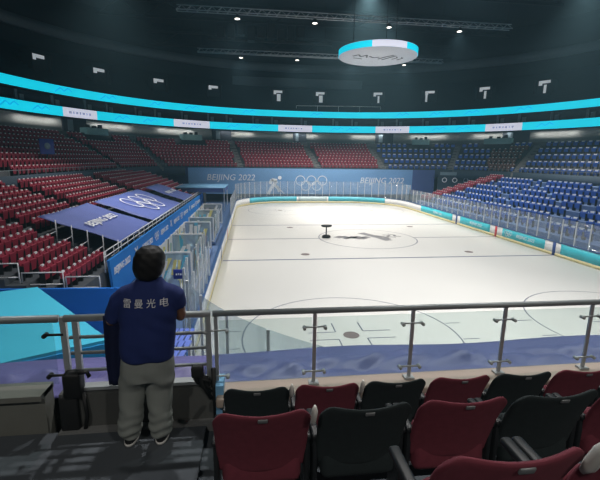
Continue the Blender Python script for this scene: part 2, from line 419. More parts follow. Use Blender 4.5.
mb = MB(); ring_wall(mb, lambda t: ring(t, 11.4), lambda t: ring(t, 11.8), 22, 31.5, n=90); struct(mb.build('wall_top', 'roof_dark'))
mb = MB(); ring_wall(mb, lambda t: ring(t, 10.6), lambda t: ring(t, 11.4), 25.2, 26.7, n=90); struct(mb.build('trim_bulkhead', 'band_gray'))
mb = MB(); mb.bbox((-.8, 51.2, 22.6), (27, 1.6, 1.7), .08); o = mb.build('control_booth', 'band_gray')
tag(o, 'long grey control booth box high under the roof at the far end', 'booth')
mb = MB(); mb.box((0, 5, 31.7), (116, 116, .4)); struct(mb.build('ceiling', 'roof_dark'))
mb = MB(); mb.bar(ring(RAD(92), 1.3) + V((0, 0, 17.25)), ring(RAD(72), 1.3) + V((0, 0, 17.25)), .12)
for a in (92, 87, 82, 77, 72): mb.bar(ring(RAD(92), 1.3).lerp(ring(RAD(72), 1.3), (92 - a) / 20) + V((0, 0, 16.2)), ring(RAD(92), 1.3).lerp(ring(RAD(72), 1.3), (92 - a) / 20) + V((0, 0, 17.25)), .09)
tag(mb.build('balcony_rail', 'rail_white'), 'pale straight rail just above the upper screen ribbon at the far end', 'railing')

# screen ribbons
def ribbon(name, label, z0, z1, whites, blues):
    t = root(name, label, 'screen', (0, 0, 0), 0, None)
    mb = MB(); ring_wall(mb, lambda a: ring(a, .02), lambda a: ring(a, .2), z0 - .08, z1 + .08, n=140); mb.build('housing', 'truss_dark', t)
    mb = MB(); A = ang(-20, 200, 441)
    for a, b in zip(A, A[1:]):
        d = math.degrees((a + b) / 2); m = 0
        if any(q0 <= d <= q1 for q0, q1 in whites): m = 1
        p, q = ring(a), ring(b)
        mb.quad(V((p.x, p.y, z0)), V((q.x, q.y, z0)), V((q.x, q.y, z1)), V((p.x, p.y, z1)), m)
    mb.build('screen_face', ['led_cyan', 'led_white'], t)
    for q0, q1 in whites:                                  # faint line of small marks in the middle of each white field
        mb = MB(); c = RAD((q0 + q1) / 2); fr = ring_frame(c, -.12, (z0 + z1) / 2)
        for k, w in enumerate((.5, .25, .4, .3, .45, .2, .38)): mb.box((-1.5 + k * .5, 0, 0), (w * .8, .34, .03))
        o = mb.build('caption_marks', 'led_grey', t); o.matrix_world = fr
    for d in blues:
        fr = ring_frame(RAD(d), -.12, (z0 + z1) / 2); mb = MB()
        strokes_into(mb, fr, [[(-1.3, -.3), (-.5, .3), (0, -.1), (.6, .35), (1.2, 0)]], .16); mb.build('swoosh', 'led_blue', t)
    return t
ribbon('led_ribbon', 'lower curved cyan screen ribbon with white captioned fields round the bowl', 12.3, 13.5,
       [(143.2, 150.5), (114.4, 124.2), (89, 96.6), (63.8, 73.1), (36.2, 44.4), (4, 12), (168, 176)], [137, 130, 108, 102, 83, 79, 56, 50, 31, 155, 161])
ribbon('led_ribbon', 'upper curved all-cyan screen ribbon below the dark top tier', 15.0, 16.1, [], [150, 140, 128, 119, 104, 88, 66, 57, 48, 36])

# lit sign clusters at the mouths of the top tier stairs
vt = [150.1, 138.1, 124.6, 111.3, 95.6, 86.9, 73.0, 60.0, 47.0, 34.3]
nm = ['first', 'second', 'third', 'fourth', 'fifth', 'sixth', 'seventh', 'eighth', 'ninth', 'tenth']
for k, d in enumerate(vt):
    fr = ring_frame(RAD(d), 4.3, 18.95)
    t = root('stair_portal', 'dark stair mouth with a white lit panel in the top tier, %s from the left' % nm[k], 'stair portal', (0, 0, 0), 0, 'stair mouths of the top tier'); t.matrix_world = fr
    mb = MB(); mb.box((0, 0, -1.0), (2.6, 2.6, 2.2)); mb.box((-1.35, .1, -.2), (.12, 2.9, 2.2)); mb.box((1.35, .1, -.2), (.12, 2.9, 2.2)); mb.build('portal_box', 'roof_dark', t)
    mb = MB(); mb.box((0, 1.15, .2), (1.7, .42, .16)); mb.box((-.6, .8, .2), (.5, .3, .14)); mb.build('lamp_panel', 'screen_glow', t)
    if k in (4, 5, 6, 7, 8, 9):
        mb = MB(); mb.box((.15 if k != 7 else -.6, -.05, .2), (.7 if k in (4, 5) else .35, 1.5, .14)); mb.build('notice_panel', 'screen_glow', t)

# hung ring screen
t = root('hanging_screen', 'round white-faced screen with a cyan rim hanging from the roof over the ice', 'hanging screen', (.14, 0, 15.87))
R_, n = 3.35, 72
mb = MB(); vs = []; 
for k in range(n):
    a, b = 2 * PI * k / n, 2 * PI * (k + 1) / n; d = math.degrees(a)
    m = 1 if (242 <= d <= 290 or 62 <= d <= 110) else 0
    P = lambda q, z: V((R_ * math.cos(q), R_ * math.sin(q), z * .6))
    mb.quad(P(a, 0.05), P(b, 0.05), P(b, .85), P(a, .85), m)
mb.build('rim_screen', ['led_cyan', 'led_white'], t)
mb = MB(); mb.ell([(0, 0, 0, R_ - .03, R_ - .03), (0, 0, .54, R_ - .03, R_ - .03)], n=n); o = mb.build('disc_body', 'disc_face', t)
mb = MB()
fr = frame((0, 0, -.004), (1, 0, 0), (0, -1, 0))
strokes_into(mb, fr, [[(-2.2, .1), (-1.8, .6), (-1.5, 0), (-1.1, .6), (-.9, -.2)], [(-.8, .25), (-.3, -.15), (.1, .15)], [(.2, -.5), (.6, .3), (1.1, 1.0)], [(.6, -.7), (1.0, .1), (1.35, .8)]], .13, 0)
strokes_into(mb, fr, [[(1.4, -.4), (1.7, .2), (1.5, .5)], [(1.9, -.5), (2.2, .1), (2.0, .4)], [(-2.0, -.5), (-1.2, -.7)]], .09, 0)
mb.build('brush_marks', 'disc_mark', t)
for a in (.5, 2.6, 4.7): MB().tube([(2.2 * math.cos(a), 2.2 * math.sin(a), .5), (2.2 * math.cos(a), 2.2 * math.sin(a), 15.4)], .03, n=6).build('hanger_cable', 'truss_dark', t)

# lighting trusses with their lamps
def truss(label, x0, x1, y, z, lamps, gain):
    t = root('lighting_truss', label, 'lighting truss', (0, y, z))
    mb = MB(); n = int((x1 - x0) / 1.0)
    for dy, dz in ((-.3, 0), (.3, 0), (0, .5)): mb.tube([(x0, dy, dz), (x1, dy, dz)], .05, n=6)
    for k in range(n):
        a, b = x0 + k * 1.0, x0 + k * 1.0 + 1
        for p, q in (((a, -.3, 0), (a + .5, 0, .5)), ((a + .5, 0, .5), (b, -.3, 0)), ((a, .3, 0), (a + .5, 0, .5)), ((a, -.3, 0), (a, .3, 0))): mb.tube([p, q], .025, n=5)
    mb.build('lattice', 'truss_metal', t)
    for x in (x0 + .5, x1 - .5, (x0 + x1) / 2): MB().tube([(x, 0, .5), (x, 0, 31.5 - z)], .03, n=6).build('hanger_cable', 'truss_dark', t)
    for x in lamps:
        MB().ell([(x, 0, -.1, .12, .12), (x, 0, -.22, .22, .22), (x, 0, -.5, .30, .30)], n=14).build('lamp_housing', 'black', t)
        MB().ell([(x, 0, -.5, .26, .26), (x, 0, -.52, .26, .26)], n=14).build('lamp_lens', 'lamp_glow', t)
        L = bpy.data.lights.new('arena_lamp', 'AREA'); L.shape = 'DISK'; L.size = .52; L.energy = LAMP * gain; L.color = (1.0, .985, .965); L.spread = RAD(112)
        lo = bpy.data.objects.new('arena_lamp', L); COL.objects.link(lo); lo.parent = t; lo.location = (x, 0, -.54)
LAMP = 520
HAZE = .0013
for y, gain, lb in ((25, .72, 'lighting truss with hanging lamps nearest the far end, seen left of the hanging screen'), (9, .52, 'second lighting truss from the far end, above the middle of the ice'), (-8, .78, 'third lighting truss from the far end, over the near half of the ice'), (-23, 1.65, 'lighting truss over the near end of the ice, above the camera view')):
    truss(lb, -18, 18, y, 21.6, [-12, -4, 4, 12], gain)
# heavy roof steelwork
for k, (y, z) in enumerate(((34, 28.6), (22, 29.4), (46, 27.6))):
    mb = MB()
    for dz in (0, 2.2): mb.bar((-34, y, z + dz), (34, y, z + dz), .35)
    for q in range(20): mb.bar((-34 + q * 3.4, y, z + (q % 2) * 2.2), (-34 + (q + 1) * 3.4, y, z + ((q + 1) % 2) * 2.2), .2)
    tag(mb.build('roof_truss', 'truss_dark'), 'dark steel roof truss spanning the arena, ' + ('middle one', 'nearer one', 'one close to the far wall')[k], 'roof truss')
mb = MB()
for q in range(9): mb.box((-15 + q * 1.5, 30, 25.6 + (q % 3) * .25), (1.1, 1.4, 1.5 + (q % 2) * .5))
mb.bar((-17, 30, 24.7), (2, 30, 24.7), .3)
tag(mb.build('roof_machinery', 'black'), 'dark row of rigging machinery hung under the roof left of the hanging screen', 'rigging')

# ------------------------------------------------------------------ seats
def seat_mesh(name, shell, tagm, w=.5, cover=False):
    mb = MB()
    # curved back, folded pan, two end standards, number tag
    prof = [(-.20, .40), (-.19, .62), (-.23, .86)]
    for (y0, z0), (y1, z1) in zip(prof, prof[1:]): 
        R = Matrix.Rotation(math.atan2(-(y1 - y0), z1 - z0) * -1, 3, 'X')
        mb.box((0, (y0 + y1) / 2, (z0 + z1) / 2), (w - .04, .06, math.hypot(y1 - y0, z1 - z0) + .02), 0, Matrix.Rotation(-math.atan2(y1 - y0, z1 - z0), 3, 'X'))
    mb.box((0, -.09, .50), (w - .05, .08, .46), 0, Matrix.Rotation(RAD(-8), 3, 'X'))
    for q in (-1, 1): mb.box((q * (w / 2 - .01), -.14, .31), (.03, .22, .62), 2)
    if cover: mb.box((0, -.225, .83), (w * .62, .085, .15), 1)
    else: mb.box((0, -.215, .87), (.17, .07, .085), 1)
    o = mb.build(name, [shell, tagm, 'shell_dark']); me = o.data; bpy.data.objects.remove(o); return me
ME_RED = seat_mesh('red_seat', 'seat_red', 'tag_white'); ME_BLUE = seat_mesh('blue_seat', 'seat_blue', 'tag_white', w=.66, cover=True); ME_BROWN = seat_mesh('brown_seat', 'seat_brown', 'tag_white')
def words_n(n):
    a = ['zero', 'first', 'second', 'third', 'fourth', 'fifth', 'sixth', 'seventh', 'eighth', 'ninth', 'tenth', 'eleventh', 'twelfth', 'thirteenth', 'fourteenth']
    if n < len(a): return a[n]
    s = 'th' if 10 < n % 100 < 14 else {1: 'st', 2: 'nd', 3: 'rd'}.get(n % 10, 'th'); return '%d%s' % (n, s)
def in_view(p, mx=20):
    d = p - CAM; w = d.dot(f)
    if w < .5: return False
    x, y = 300 + 395 * d.dot(r2) / w, 240 - 395 * d.dot(u2) / w
    return -mx < x < 600 + mx and -mx < y < 480 + mx
def place_seats(lst, me, name, cat, group, rest_name, rest_label, most=300, extra=()):
    """lst: (loc, rz, label); nearest 'most' as objects, the rest as one"""
    lst = [q for q in lst if in_view(q[0] + V((0, 0, .7)))]
    lst.sort(key=lambda q: (q[0] - CAM).length)
    extra = [q for q in extra if in_view(q[0] + V((0, 0, .7)))]
    for loc, rz, lb in lst[:most]:
        o = bpy.data.objects.new(name, me); COL.objects.link(o); o.location = loc; o.rotation_euler = (0, 0, rz); tag(o, lb, cat, group)
    rest = lst[most:] + list(extra)
    if rest:
        mb = MB(); vs0 = [v.co.copy() for v in me.vertices]; fs0 = [tuple(p.vertices) for p in me.polygons]; ms0 = [p.material_index for p in me.polygons]
        for loc, rz, lb in rest:
            Rm = Matrix.Rotation(rz, 3, 'Z'); o0 = len(mb.v)
            mb.v += [tuple(Rm @ v + loc) for v in vs0]; mb.f += [tuple(i + o0 for i in q) for q in fs0]; mb.m += ms0; mb.sm += [False] * len(fs0)
        m2 = bpy.data.meshes.new(rest_name); m2.from_pydata(mb.v, [], mb.f)
        for q in me.materials: m2.materials.append(q)
        m2.polygons.foreach_set('material_index', mb.m); m2.update()
        o = bpy.data.objects.new(rest_name, m2); COL.objects.link(o); tag(o, rest_label, cat, None, 'stuff')
red, redfar, blue, brown = [], [], [], []
# left lower stand
LX = lambda i: -18.45 - .78 * i
LZ = lambda i: 1.55 + .28 * i
mb = MB()
for i in range(12): mb.box((LX(i) - .1 , 6.0, LZ(i) / 2 - .05), (.78, 50.4 if i < 12 else 0, LZ(i) + .1))
struct(mb.build('terrace_left', 'concrete_dark'))
for i in range(12):
    y = -18.6 if i > 4 else -18.3; k = 0
    while y < 27:
        k += 1
        skip = (-13.9 < y < -12.6) or (-6.5 < y < -5.0) or (6.4 < y < 9.2) or (i < 5 and -12.9 < y < 15.4) or (i > 7 and -19 < y < -17.5 and False)
        if not skip: red.append((V((LX(i) - .05, y, LZ(i))), -PI / 2, 'red flip-up seat with white tag, left stand, %s row up, %s from the near end' % (words_n(i + 1), words_n(k))))
        y += .56
# second tier: sections between the stairs
AIS = [(153.9, 148.9), (137.0, 130.6), (109.5, 110.4), (90.6, 88.9), (74.3, 69.6), (50.0, 50.8), (30.7, 31.2)]
def at(t_deg, q): return tier(RAD(t_deg), q)
def sect(t, q):
    return sum(1 for a, b in AIS if t < a * q + b * (1 - q))
for k in range(NR):
    q = (k + .35) / NR; t = -6.0; last = None; n = 0
    while t < 186:
        p = tier(RAD(t), q); p2 = tier(RAD(t + .05), q); step = max((p2 - p).length / .05, .05)
        sc = sect(t, q)
        near = min((p - at(a * q + b * (1 - q), q)).length for a, b in AIS)
        isblue = sc >= 5
        d = (p2 - p).normalized(); rz = math.atan2(-p.x * .0 + (-d.x), -d.y) if False else math.atan2(d.y, d.x)
        n += 1
        z = T2Z(k / NR)
        plat = min((p - ring(RAD(a), -1.2)).length for a in (145.2, 120.4, 60.4, 40.5))
        if near > .75 and (plat > 2.7 or k < NR - 2):
            if isblue:
                a5, b5 = AIS[6]; te = a5 * q + b5 * (1 - q)
                if sc == 6 and (p - at(te, q)).length < 6.5 and k < 8 and (p - at(te, q)).length > 1.2:
                    brown.append((V((p.x, p.y, z)), rz, 'brown uncovered seat among blue ones, upper rows, %s row up, %s along' % (words_n(k + 1), words_n(n))))
                elif k % 2 == 0:
                    blue.append((V((p.x, p.y, z)), rz, 'blue seat with white headrest, upper tier, %s row up, %s from the right' % (words_n(k // 2 + 1), words_n(n))))
            else:
                redfar.append((V((p.x, p.y, z)), rz, 'x'))
        t += (.95 if isblue and k % 2 == 0 else .6) / step
# right lower stand
RX = lambda i: 15.3 + 1.55 * i
RZ = lambda i: 1.2 + .5 * i
mb = MB()
for i in range(8): mb.box((RX(i) + .1, 2.5 - .12 * i, RZ(i) / 2 - .05), (1.55, 41.5 - .3 * i, RZ(i) + .1))
struct(mb.build('terrace_right', 'floor_blue'))
for i in range(7):
    y = -17.0; k = 0
    while y < 31:
        k += 1
        lim = 19.5 - .25 * i
        if y < lim and not (-3.2 < y < -2.0) and not (9 < y < 10): 
            if i > 5 and y < -8: pass
            elif (k * 7 + i * 5) % 11 != 0: blue.append((V((RX(i), y, RZ(i))), PI / 2, 'blue seat with white headrest, right lower stand, %s row up, %s from the near end' % (words_n(i + 1), words_n(k))))
        elif lim + .7 < y < lim + 3.5: redfar.append((V((RX(i), y, RZ(i))), PI / 2, 'x'))
        y += .82 if y < 19 else .56
for i in range(7):
    for q in range(6): redfar.append((V((RX(i) + .75, 20.3 - .25 * i + q * .56, RZ(i) + .25)), PI / 2, 'x'))
place_seats(red, ME_RED, 'red_stadium_seat', 'seat', 'red seats of the left stand', 'distant_seats', 'distant dark red seats filling the far and left upper rows', extra=redfar)
place_seats(blue, ME_BLUE, 'blue_stadium_seat', 'seat', 'blue seats with white headrests', 'distant_blue_seats', 'distant blue seats with white headrests in the far right upper rows')
place_seats(brown, ME_BROWN, 'brown_stadium_seat', 'seat', 'brown seats in the right upper tier', 'distant_brown_seats', 'distant brown seats', 100)
# stairs as pale ramps of steps in the upper tier
for k, (a, b) in enumerate(AIS):
    mb = MB()
    for j in range(18):
        q = j / 18; p = at(a * q + b * (1 - q), q); p1 = at(a * (q + .055) + b * (1 - q - .055), q + .055); d = (p1 - p); R = Matrix.Rotation(math.atan2(d.y, d.x) - PI / 2, 3, 'Z')
        z = T2Z(q) + .12; mb.box(((p.x + p1.x) / 2, (p.y + p1.y) / 2, z - .3), (1.05, d.length, .6), 0, R)
    struct(mb.build('steps_aisle_%d' % (k + 1), 'concrete'))
# camera platforms in front of the concourse wall
for k, (t, w) in enumerate(((145.2, 3.4), (120.4, 3.4), (60.4, 3.0), (40.5, 4.2))):
    fr = ring_frame(RAD(t), -1.2, 10.55); rt = root('camera_platform', ('pale teal platform box behind the dark seats, far left', 'pale teal platform box left of the far seats', 'pale teal platform box behind the blue seats by the dark opening', 'pale teal platform box behind the blue seats, far right')[k], 'platform', (0, 0, 0), 0, 'platforms along the concourse wall'); rt.matrix_world = fr
    MB().box((0, 0, 0), (w, .9, 1.4)).build('front_panel', 'platform_teal', rt)
    for q, hq in ((-.3, .4), (0, .3), (.27, .5)): MB().box((w * q, .45 + hq / 2, 0), (.45, hq, .4)).build('equipment', 'black', rt)

# far banner with the writing, rings and a player pictogram
bn = root('far_banner', 'long blue banner with white writing, rings and a player figure behind the far boards', 'banner', (0, 32, 0))
MB().box((.25, 0, 3.45), (42.5, .12, 4.3)).build('cloth', 'banner_far', bn)
MB().box((19.45, -.065, 3.45), (4.1, .02, 4.3)).build('end_section', 'banner_far_dark', bn)
MB().add([V((-24.6, 1.8, 1.3)), V((-24.6, 1.8, 5.9)), V((-21, 0, 5.6)), V((-21, 0, 1.3)), V((-24.6, 1.9, 1.3)), V((-24.6, 1.9, 5.9)), V((-21, .1, 5.6)), V((-21, .1, 1.3))], [(0, 1, 2, 3), (4, 7, 6, 5), (0, 3, 7, 4), (1, 5, 6, 2)]).build('folded_end', 'banner_far_dark', bn)
for x, z in ((-14.1, 4.0), (11.9, 3.65)): text('lettering', 'BEIJING 2022', 1.42, frame((x, -.075, z), (1, 0, 0), (0, 0, 1)), 'print_white', bn, shear=.18, depth=.01)
for x in (-20.6, -10, 0, 10, 21): MB().bar((x, .12, -.1), (x, .12, 5.5), .1).build('frame_post', 'truss_dark', bn)
mb = MB(); rings_into(mb, frame((-.55, -.08, 3.2), (1, 0, 0), (0, 0, 1)), .84, w=.14); mb.build('ring_emblem', 'print_white', bn)
mb = MB(); fr = frame((-6.7, -.09, 2.9), (1, 0, 0), (0, 0, 1))
strokes_into(mb, fr, [[(.3, .6), (-.5, -.2), (-1.2, -1.6)], [(-.1, -.1), (.5, -.6), (.7, -1.2)], [(.3, .7), (-.6, .8), (-.9, .1)]], .5)
strokes_into(mb, fr, [[(-.5, .9), (.3, -.4), (1.5, -1.5)]], .16); mb.prism([(.75 + .32 * math.cos(k * PI / 8), 1.15 + .32 * math.sin(k * PI / 8)) for k in range(16)], 0, .02, 0, fr); mb.build('player_pictogram', 'print_white', bn)
# wall with small sign and ringed marks right of the banner
t = root('end_wall_panel', 'dark blue end panel with a pale sign strip and three white circles, right of the banner', 'panel', (24.4, 30.4, 0), RAD(-20))
MB().box((0, .1, 3.2), (5.4, .15, 4.4)).build('panel', 'suite_wall', t)
MB().box((.1, -.02, 5.05), (5.0, .1, .55)).build('sign_strip', 'suite_pale', t)
mb = MB()
for x in (-1.6, .1, 1.9):
    fr = frame((x, 0.0, 3.95), (1, 0, 0), (0, 0, 1))
    for k in range(20):
        a, b = 2 * PI * k / 20, 2 * PI * (k + 1) / 20
        mb.prism([(.3 * math.cos(a), .3 * math.sin(a)), (.42 * math.cos(a), .42 * math.sin(a)), (.42 * math.cos(b), .42 * math.sin(b)), (.3 * math.cos(b), .3 * math.sin(b))], 0, .03, 0, fr)
mb.build('circle_marks', 'print_white', t)

# ------------------------------------------------------------------ left stand: banner wall, rails, covers
WX = -17.8
t = root('banner_wall', 'long bright blue banner wall with white lettering along the front of the left stand', 'banner wall', (WX, 0, 0))
mb = MB(); mb.prism([(-15.5, 2.15), (-15.1, 0), (24, 0), (24, 2.15)], -.12, 0, 0, Matrix(((0, 0, 1, 0), (1, 0, 0, 0), (0, 1, 0, 0), (0, 0, 0, 1)))); mb.build('panel', 'banner_wall', t)
def wall_fr(y, z): return frame((.012, y, z), (0, 1, 0), (0, 0, 1))
y = -13.6; k = 0
while y < 23:
    if k % 2 == 0: text('lettering', 'BEIJING 2022', .5, wall_fr(y, 1.42), 'print_white', t, shear=.18, depth=.006, bold=.012)
    else:
        mb = MB()
        if k % 4 == 1: strokes_into(mb, wall_fr(y, 1.5), [[(-.3, .3), (0, -.05), (.25, .3)], [(-.25, -.2), (.05, .15), (.3, -.3)]], .12)
        else: rings_into(mb, wall_fr(y, 1.45), .2, w=.16)
        mb.build('emblem', 'print_white', t)
    y += 2.7; k += 1
mb = MB()
for z in (2.35, 2.62): mb.tube([(-.15, -15.7, z), (-.15, 24, z)], .03, n=8)
mb.tube([(-.15, -15.7, 2.62), (-.15, -15.75, 1.6)], .03, n=8)
for k in range(34): mb.tube([(-.15, -15.5 + k * 1.2, 2.1), (-.15, -15.5 + k * 1.2, 2.62)], .025, n=6)
o = mb.build('hand_rail', 'rail_white', t); o['label'] = 'pale metal hand rail'
# covers over the seat rows
UX, LOX = -22.15, -17.98
def cover(name, label, y0, y1, what):
    t = root(name, label, 'seat cover', (0, 0, 0), 0, None)
    mb = MB(); nx, ny = 14, 16; vs = []; fs = []
    for i in range(nx + 1):
        for j in range(ny + 1):
            q = i / nx; x = LOX + (UX - LOX) * q; yy = y0 + (y1 - y0) * j / ny
            z = 2.55 + 1.42 * q + .025 * math.sin(yy * 2.1 + q * 9) - .05 * math.sin(PI * q) * abs(math.sin(PI * j / ny * 3))
            vs.append((x, yy, z))
    n = len(vs); vs += [(a, b, c - .03) for a, b, c in vs]; w = ny + 1
    for i in range(nx):
        for j in range(ny): 
            a = i * w + j; fs += [(a, a + 1, a + w + 1, a + w), (n + a, n + a + w, n + a + w + 1, n + a + 1)]
    for j in range(ny): fs += [(j, n + j, n + j + 1, j + 1), (nx * w + j, nx * w + j + 1, n + nx * w + j + 1, n + nx * w + j)]
    for i in range(nx): fs += [(i * w, (i + 1) * w, n + (i + 1) * w, n + i * w), (i * w + ny, n + i * w + ny, n + (i + 1) * w + ny, (i + 1) * w + ny)]
    mb.add(vs, fs, 0, True); mb.build('cloth', 'tarp_cover', t)
    sl = V((UX - LOX, 0, 1.42)).normalized(); fr = frame(V(((UX + LOX) / 2, (y0 + y1) / 2, 3.26 + .06)), (0, 1, 0), sl)
    if what == 'text': text('lettering', 'BEIJING 2022', .78, fr, 'print_white', t, shear=.15, depth=.01, bold=.01)
    else: mb = MB(); rings_into(mb, fr, .98, w=.12); mb.build('ring_emblem', 'print_white', t)
cover('seat_cover', 'blue seat cover with white event lettering nearest the red seats, left stand', -12.9, -6.3, 'text')
cover('seat_cover', 'large middle blue seat cover with five white rings, left stand', -5.2, 6.5, 'rings')
cover('seat_cover', 'farther small blue seat cover with white lettering beyond the rings cover', 9.1, 15.4, 'text')
# posts with arms at the aisle beside the first cover
for k in range(5):
    x, z = LX(k) + .35, LZ(k)
    mb = MB(); mb.tube([(x, -13.1, z), (x, -13.1, z + 1.15)], .03, n=8); mb.tube([(x, -13.1, z + .55), (x - .1, -14.0, z + .45)], .022, n=8)
    tag(mb.build('aisle_post', 'rail_white'), 'white aisle post with short arm beside the first cover, %s row up' % words_n(k + 1), 'post', 'aisle posts by the first cover')
# rail frames at the near end of the left stand, blue wall below them
def rail_frame(x0, x1, y, z0, z1, label):
    mb = MB(); mb.tube([(x0, y, z0), (x0, y, z1), (x1, y, z1), (x1, y, z0)], .035, n=8); mb.tube([(x0, y, (z0 + z1) / 2), (x1, y, (z0 + z1) / 2)], .025, n=8); mb.tube([(x0, y, z0 + .08), (x1, y, z0 + .08)], .025, n=8)
    tag(mb.build('tube_railing', 'rail_white'), label, 'railing', 'rail frames at the near end of the left stand')
rail_frame(-17.05, -18.35, -18.9, 1.4, 2.35, 'pale tubular rail frame by the lowest red seats, next to the banner wall')
rail_frame(-18.45, -20.0, -18.9, 1.55, 2.55, 'middle of the three pale tubular rail frames below the red seats')
rail_frame(-20.1, -21.9, -18.9, 1.8, 2.95, 'pale tubular rail frame farthest from the banner wall')
mb = MB(); mb.prism([(-26, 0), (-15.9, 0), (-16.15, 1.95), (-19.2, 2.0), (-26, 2.1)], 0, .15, 0, frame((0, -19.2, 0), (1, 0, 0), (0, 0, 1))); tag(mb.build('corner_wall', 'banner_deep'), 'plain deep blue corner wall under the rail frames, left of the person', 'wall panel')
mb = MB(); mb.box((-21.6, -19.0, .7), (8.6, .6, 1.4)); mb.box((-22.5, -18.9, 1.2), (7, .5, 1.2)); struct(mb.build('terrace_left_end', 'concrete'))
# tunnel canopy
A, B, Cc, Dd = V((-17.75, -22.2, 3.0)), V((-14.15, -26.35, 3.0)), V((-15.5, -27.05, 3.0)), V((-21.5, -30.4, 3.0))
E_ = V((-24, -25.0, 3.0))
t = root('tunnel_canopy', 'flat cyan canopy over the players tunnel behind the left railing', 'canopy')
poly = [A, B, Cc, Dd, E_]
mb = MB(); mb.add([p for p in poly] + [p - V((0, 0, .08)) for p in poly], [(0, 1, 2, 3, 4), (9, 8, 7, 6, 5)] + [(i, (i + 1) % 5, 5 + (i + 1) % 5, 5 + i) for i in range(5)]); mb.build('roof_sheet', 'canopy_cyan', t)
mb = MB()
for p, q in ((B, Cc), (Cc, Dd), (A, B)):
    d = (q - p).normalized(); n_ = V((d.y, -d.x, 0)) * .04
    mb.add([p - V((0, 0, .08)) + n_, q - V((0, 0, .08)) + n_, q - V((0, 0, 1.5)) + n_, p - V((0, 0, 1.5)) + n_, p - V((0, 0, .08)) - n_, q - V((0, 0, .08)) - n_, q - V((0, 0, 1.5)) - n_, p - V((0, 0, 1.5)) - n_], [(0, 1, 2, 3), (7, 6, 5, 4), (0, 3, 7, 4), (1, 5, 6, 2), (3, 2, 6, 7), (0, 4, 5, 1)])
o = mb.build('valance', 'canopy_blue', t); o['label'] = 'blue hanging side cloth'
for p in (B, A, Dd, E_): MB().tube([p - V((.0, 0, 3.0)), p - V((0, 0, .08))], .05, n=8).build('post', 'rail_white', t)

# ------------------------------------------------------------------ benches behind the left boards
def bench_box(y0, y1, label, seed):
    rnd = random.Random(seed)
    t = root('bench_enclosure', label, 'players bench', (-14.6, 0, 0), 0, 'bench enclosures behind the left boards')
    mb = MB(); mb.box((-.32, (y0 + y1) / 2, .10), (2.1, y1 - y0, .2)); mb.build('platform', 'floor_blue', t)
    mb = MB(); mb.box((-.9, (y0 + y1) / 2, .62), (.4, y1 - y0 - .3, .08));
    for q in (y0 + .4, (y0 + y1) / 2, y1 - .4): mb.box((-.9, q, .4), (.3, .1, .42))
    mb.build('bench_seat', 'board_white', t)
    n = int((y1 - y0) / 1.5); d = (y1 - y0) / n
    for k in range(n + 1): MB().bar((-1.35, y0 + k * d, .2), (-1.35, y0 + k * d, 2.3), .09).build('post', 'board_white', t)
    for k in range(n):
        a, b = y0 + k * d + .05, y0 + (k + 1) * d - .05; fr = frame((-1.34, a, .25), (0, 1, 0), (0, 0, 1)); w = b - a; h = 2.0
        mb = MB(); mb.prism([(0, 0), (w, 0), (w, h), (0, h)], -.03, 0, 0, fr)
        for q in range(5):                                   # printed shards
            x = rnd.random() * w * .6; z0 = rnd.random() * h * .4
            mb.prism([(x, z0), (min(w, x + .25), z0), (min(w, x + .45 + .3 * rnd.random()), min(h, z0 + 1.2)), (min(w, x + .2), min(h, z0 + 1.3))], .0, .004 + .002 * q, rnd.choice([1, 2, 3, 4, 1]), fr)
        mb.build('printed_panel', ['board_white', 'art_yellow', 'art_teal', 'art_grey', 'art_dark'], t)
    def shards(mb, fr, w, h, cnt):
        for q in range(cnt):
            x = rnd.random() * w * .75; z0 = rnd.random() * h * .45; lean = rnd.uniform(-.1, .5); ww = rnd.uniform(.10, .28); hh = rnd.uniform(.6, 1.3)
            cl = lambda v: max(0, min(w, v))
            mb.prism([(cl(x), z0), (cl(x + ww) + .001, z0), (cl(x + ww + lean) + .002, min(h, z0 + hh)), (cl(x + lean), min(h, z0 + hh))], .0, .012 + .001 * q, rnd.choice([1, 2, 3, 4, 0, 0]), fr)
    for yy in (y0, (y0 + y1) / 2, y1):
        pn = MB().box((-.35, yy, 1.25), (1.9, .03, 2.1)).build('end_pane', 'glass_bench', t)
        mb = MB(); shards(mb, frame((-1.28, yy - .02, .25), (1, 0, 0), (0, 0, 1)), 1.85, 2.0, 11); mb.build('printed_shapes', ['board_white', 'art_yellow', 'art_teal', 'art_grey', 'art_dark'], pn)
        mb = MB(); mb.bar((-1.3, yy, 2.3), (.62, yy, 2.3), .08); mb.bar((.62, yy, .2), (.62, yy, 2.3), .09); mb.bar((-1.3, yy, .3), (.62, yy, .3), .08); mb.build('end_frame', 'board_white', t)
    fr = frame((.62, y0, .25), (0, 1, 0), (0, 0, 1)); pn = MB().box((.62, y0 + (y1 - y0) * .3, 1.25), (.03, (y1 - y0) * .6, 2.0)).build('front_pane', 'glass_bench', t)
    mb = MB(); shards(mb, frame((.64, y0, .25), (0, 1, 0), (0, 0, 1)), (y1 - y0) * .6, 2.0, 16); mb.build('printed_shapes', ['board_white', 'art_yellow', 'art_teal', 'art_grey', 'art_dark'], pn)
    for q in range(4): MB().bar((.62, y0 + (y1 - y0) * .2 * q, .2), (.62, y0 + (y1 - y0) * .2 * q, 2.3), .08).build('post', 'board_white', t)
bench_box(-2.0, 8.0, 'farther white bench enclosure with colourful printed panels behind the boards', 3)
bench_box(-14.6, -4.4, 'nearer white bench enclosure with colourful printed panels behind the boards', 11)
t = root('sign_board', 'small navy sign with pale writing on a post, right of the person\'s head', 'sign', (-13.55, -20.2, 0))
MB().tube([(0, .03, .0), (0, .03, 2.75)], .03).build('post', 'rail_white', t)
MB().bbox((0, 0, 2.75), (.56, .05, .38), .01).build('plate', 'sign_navy', t)
mb = MB()
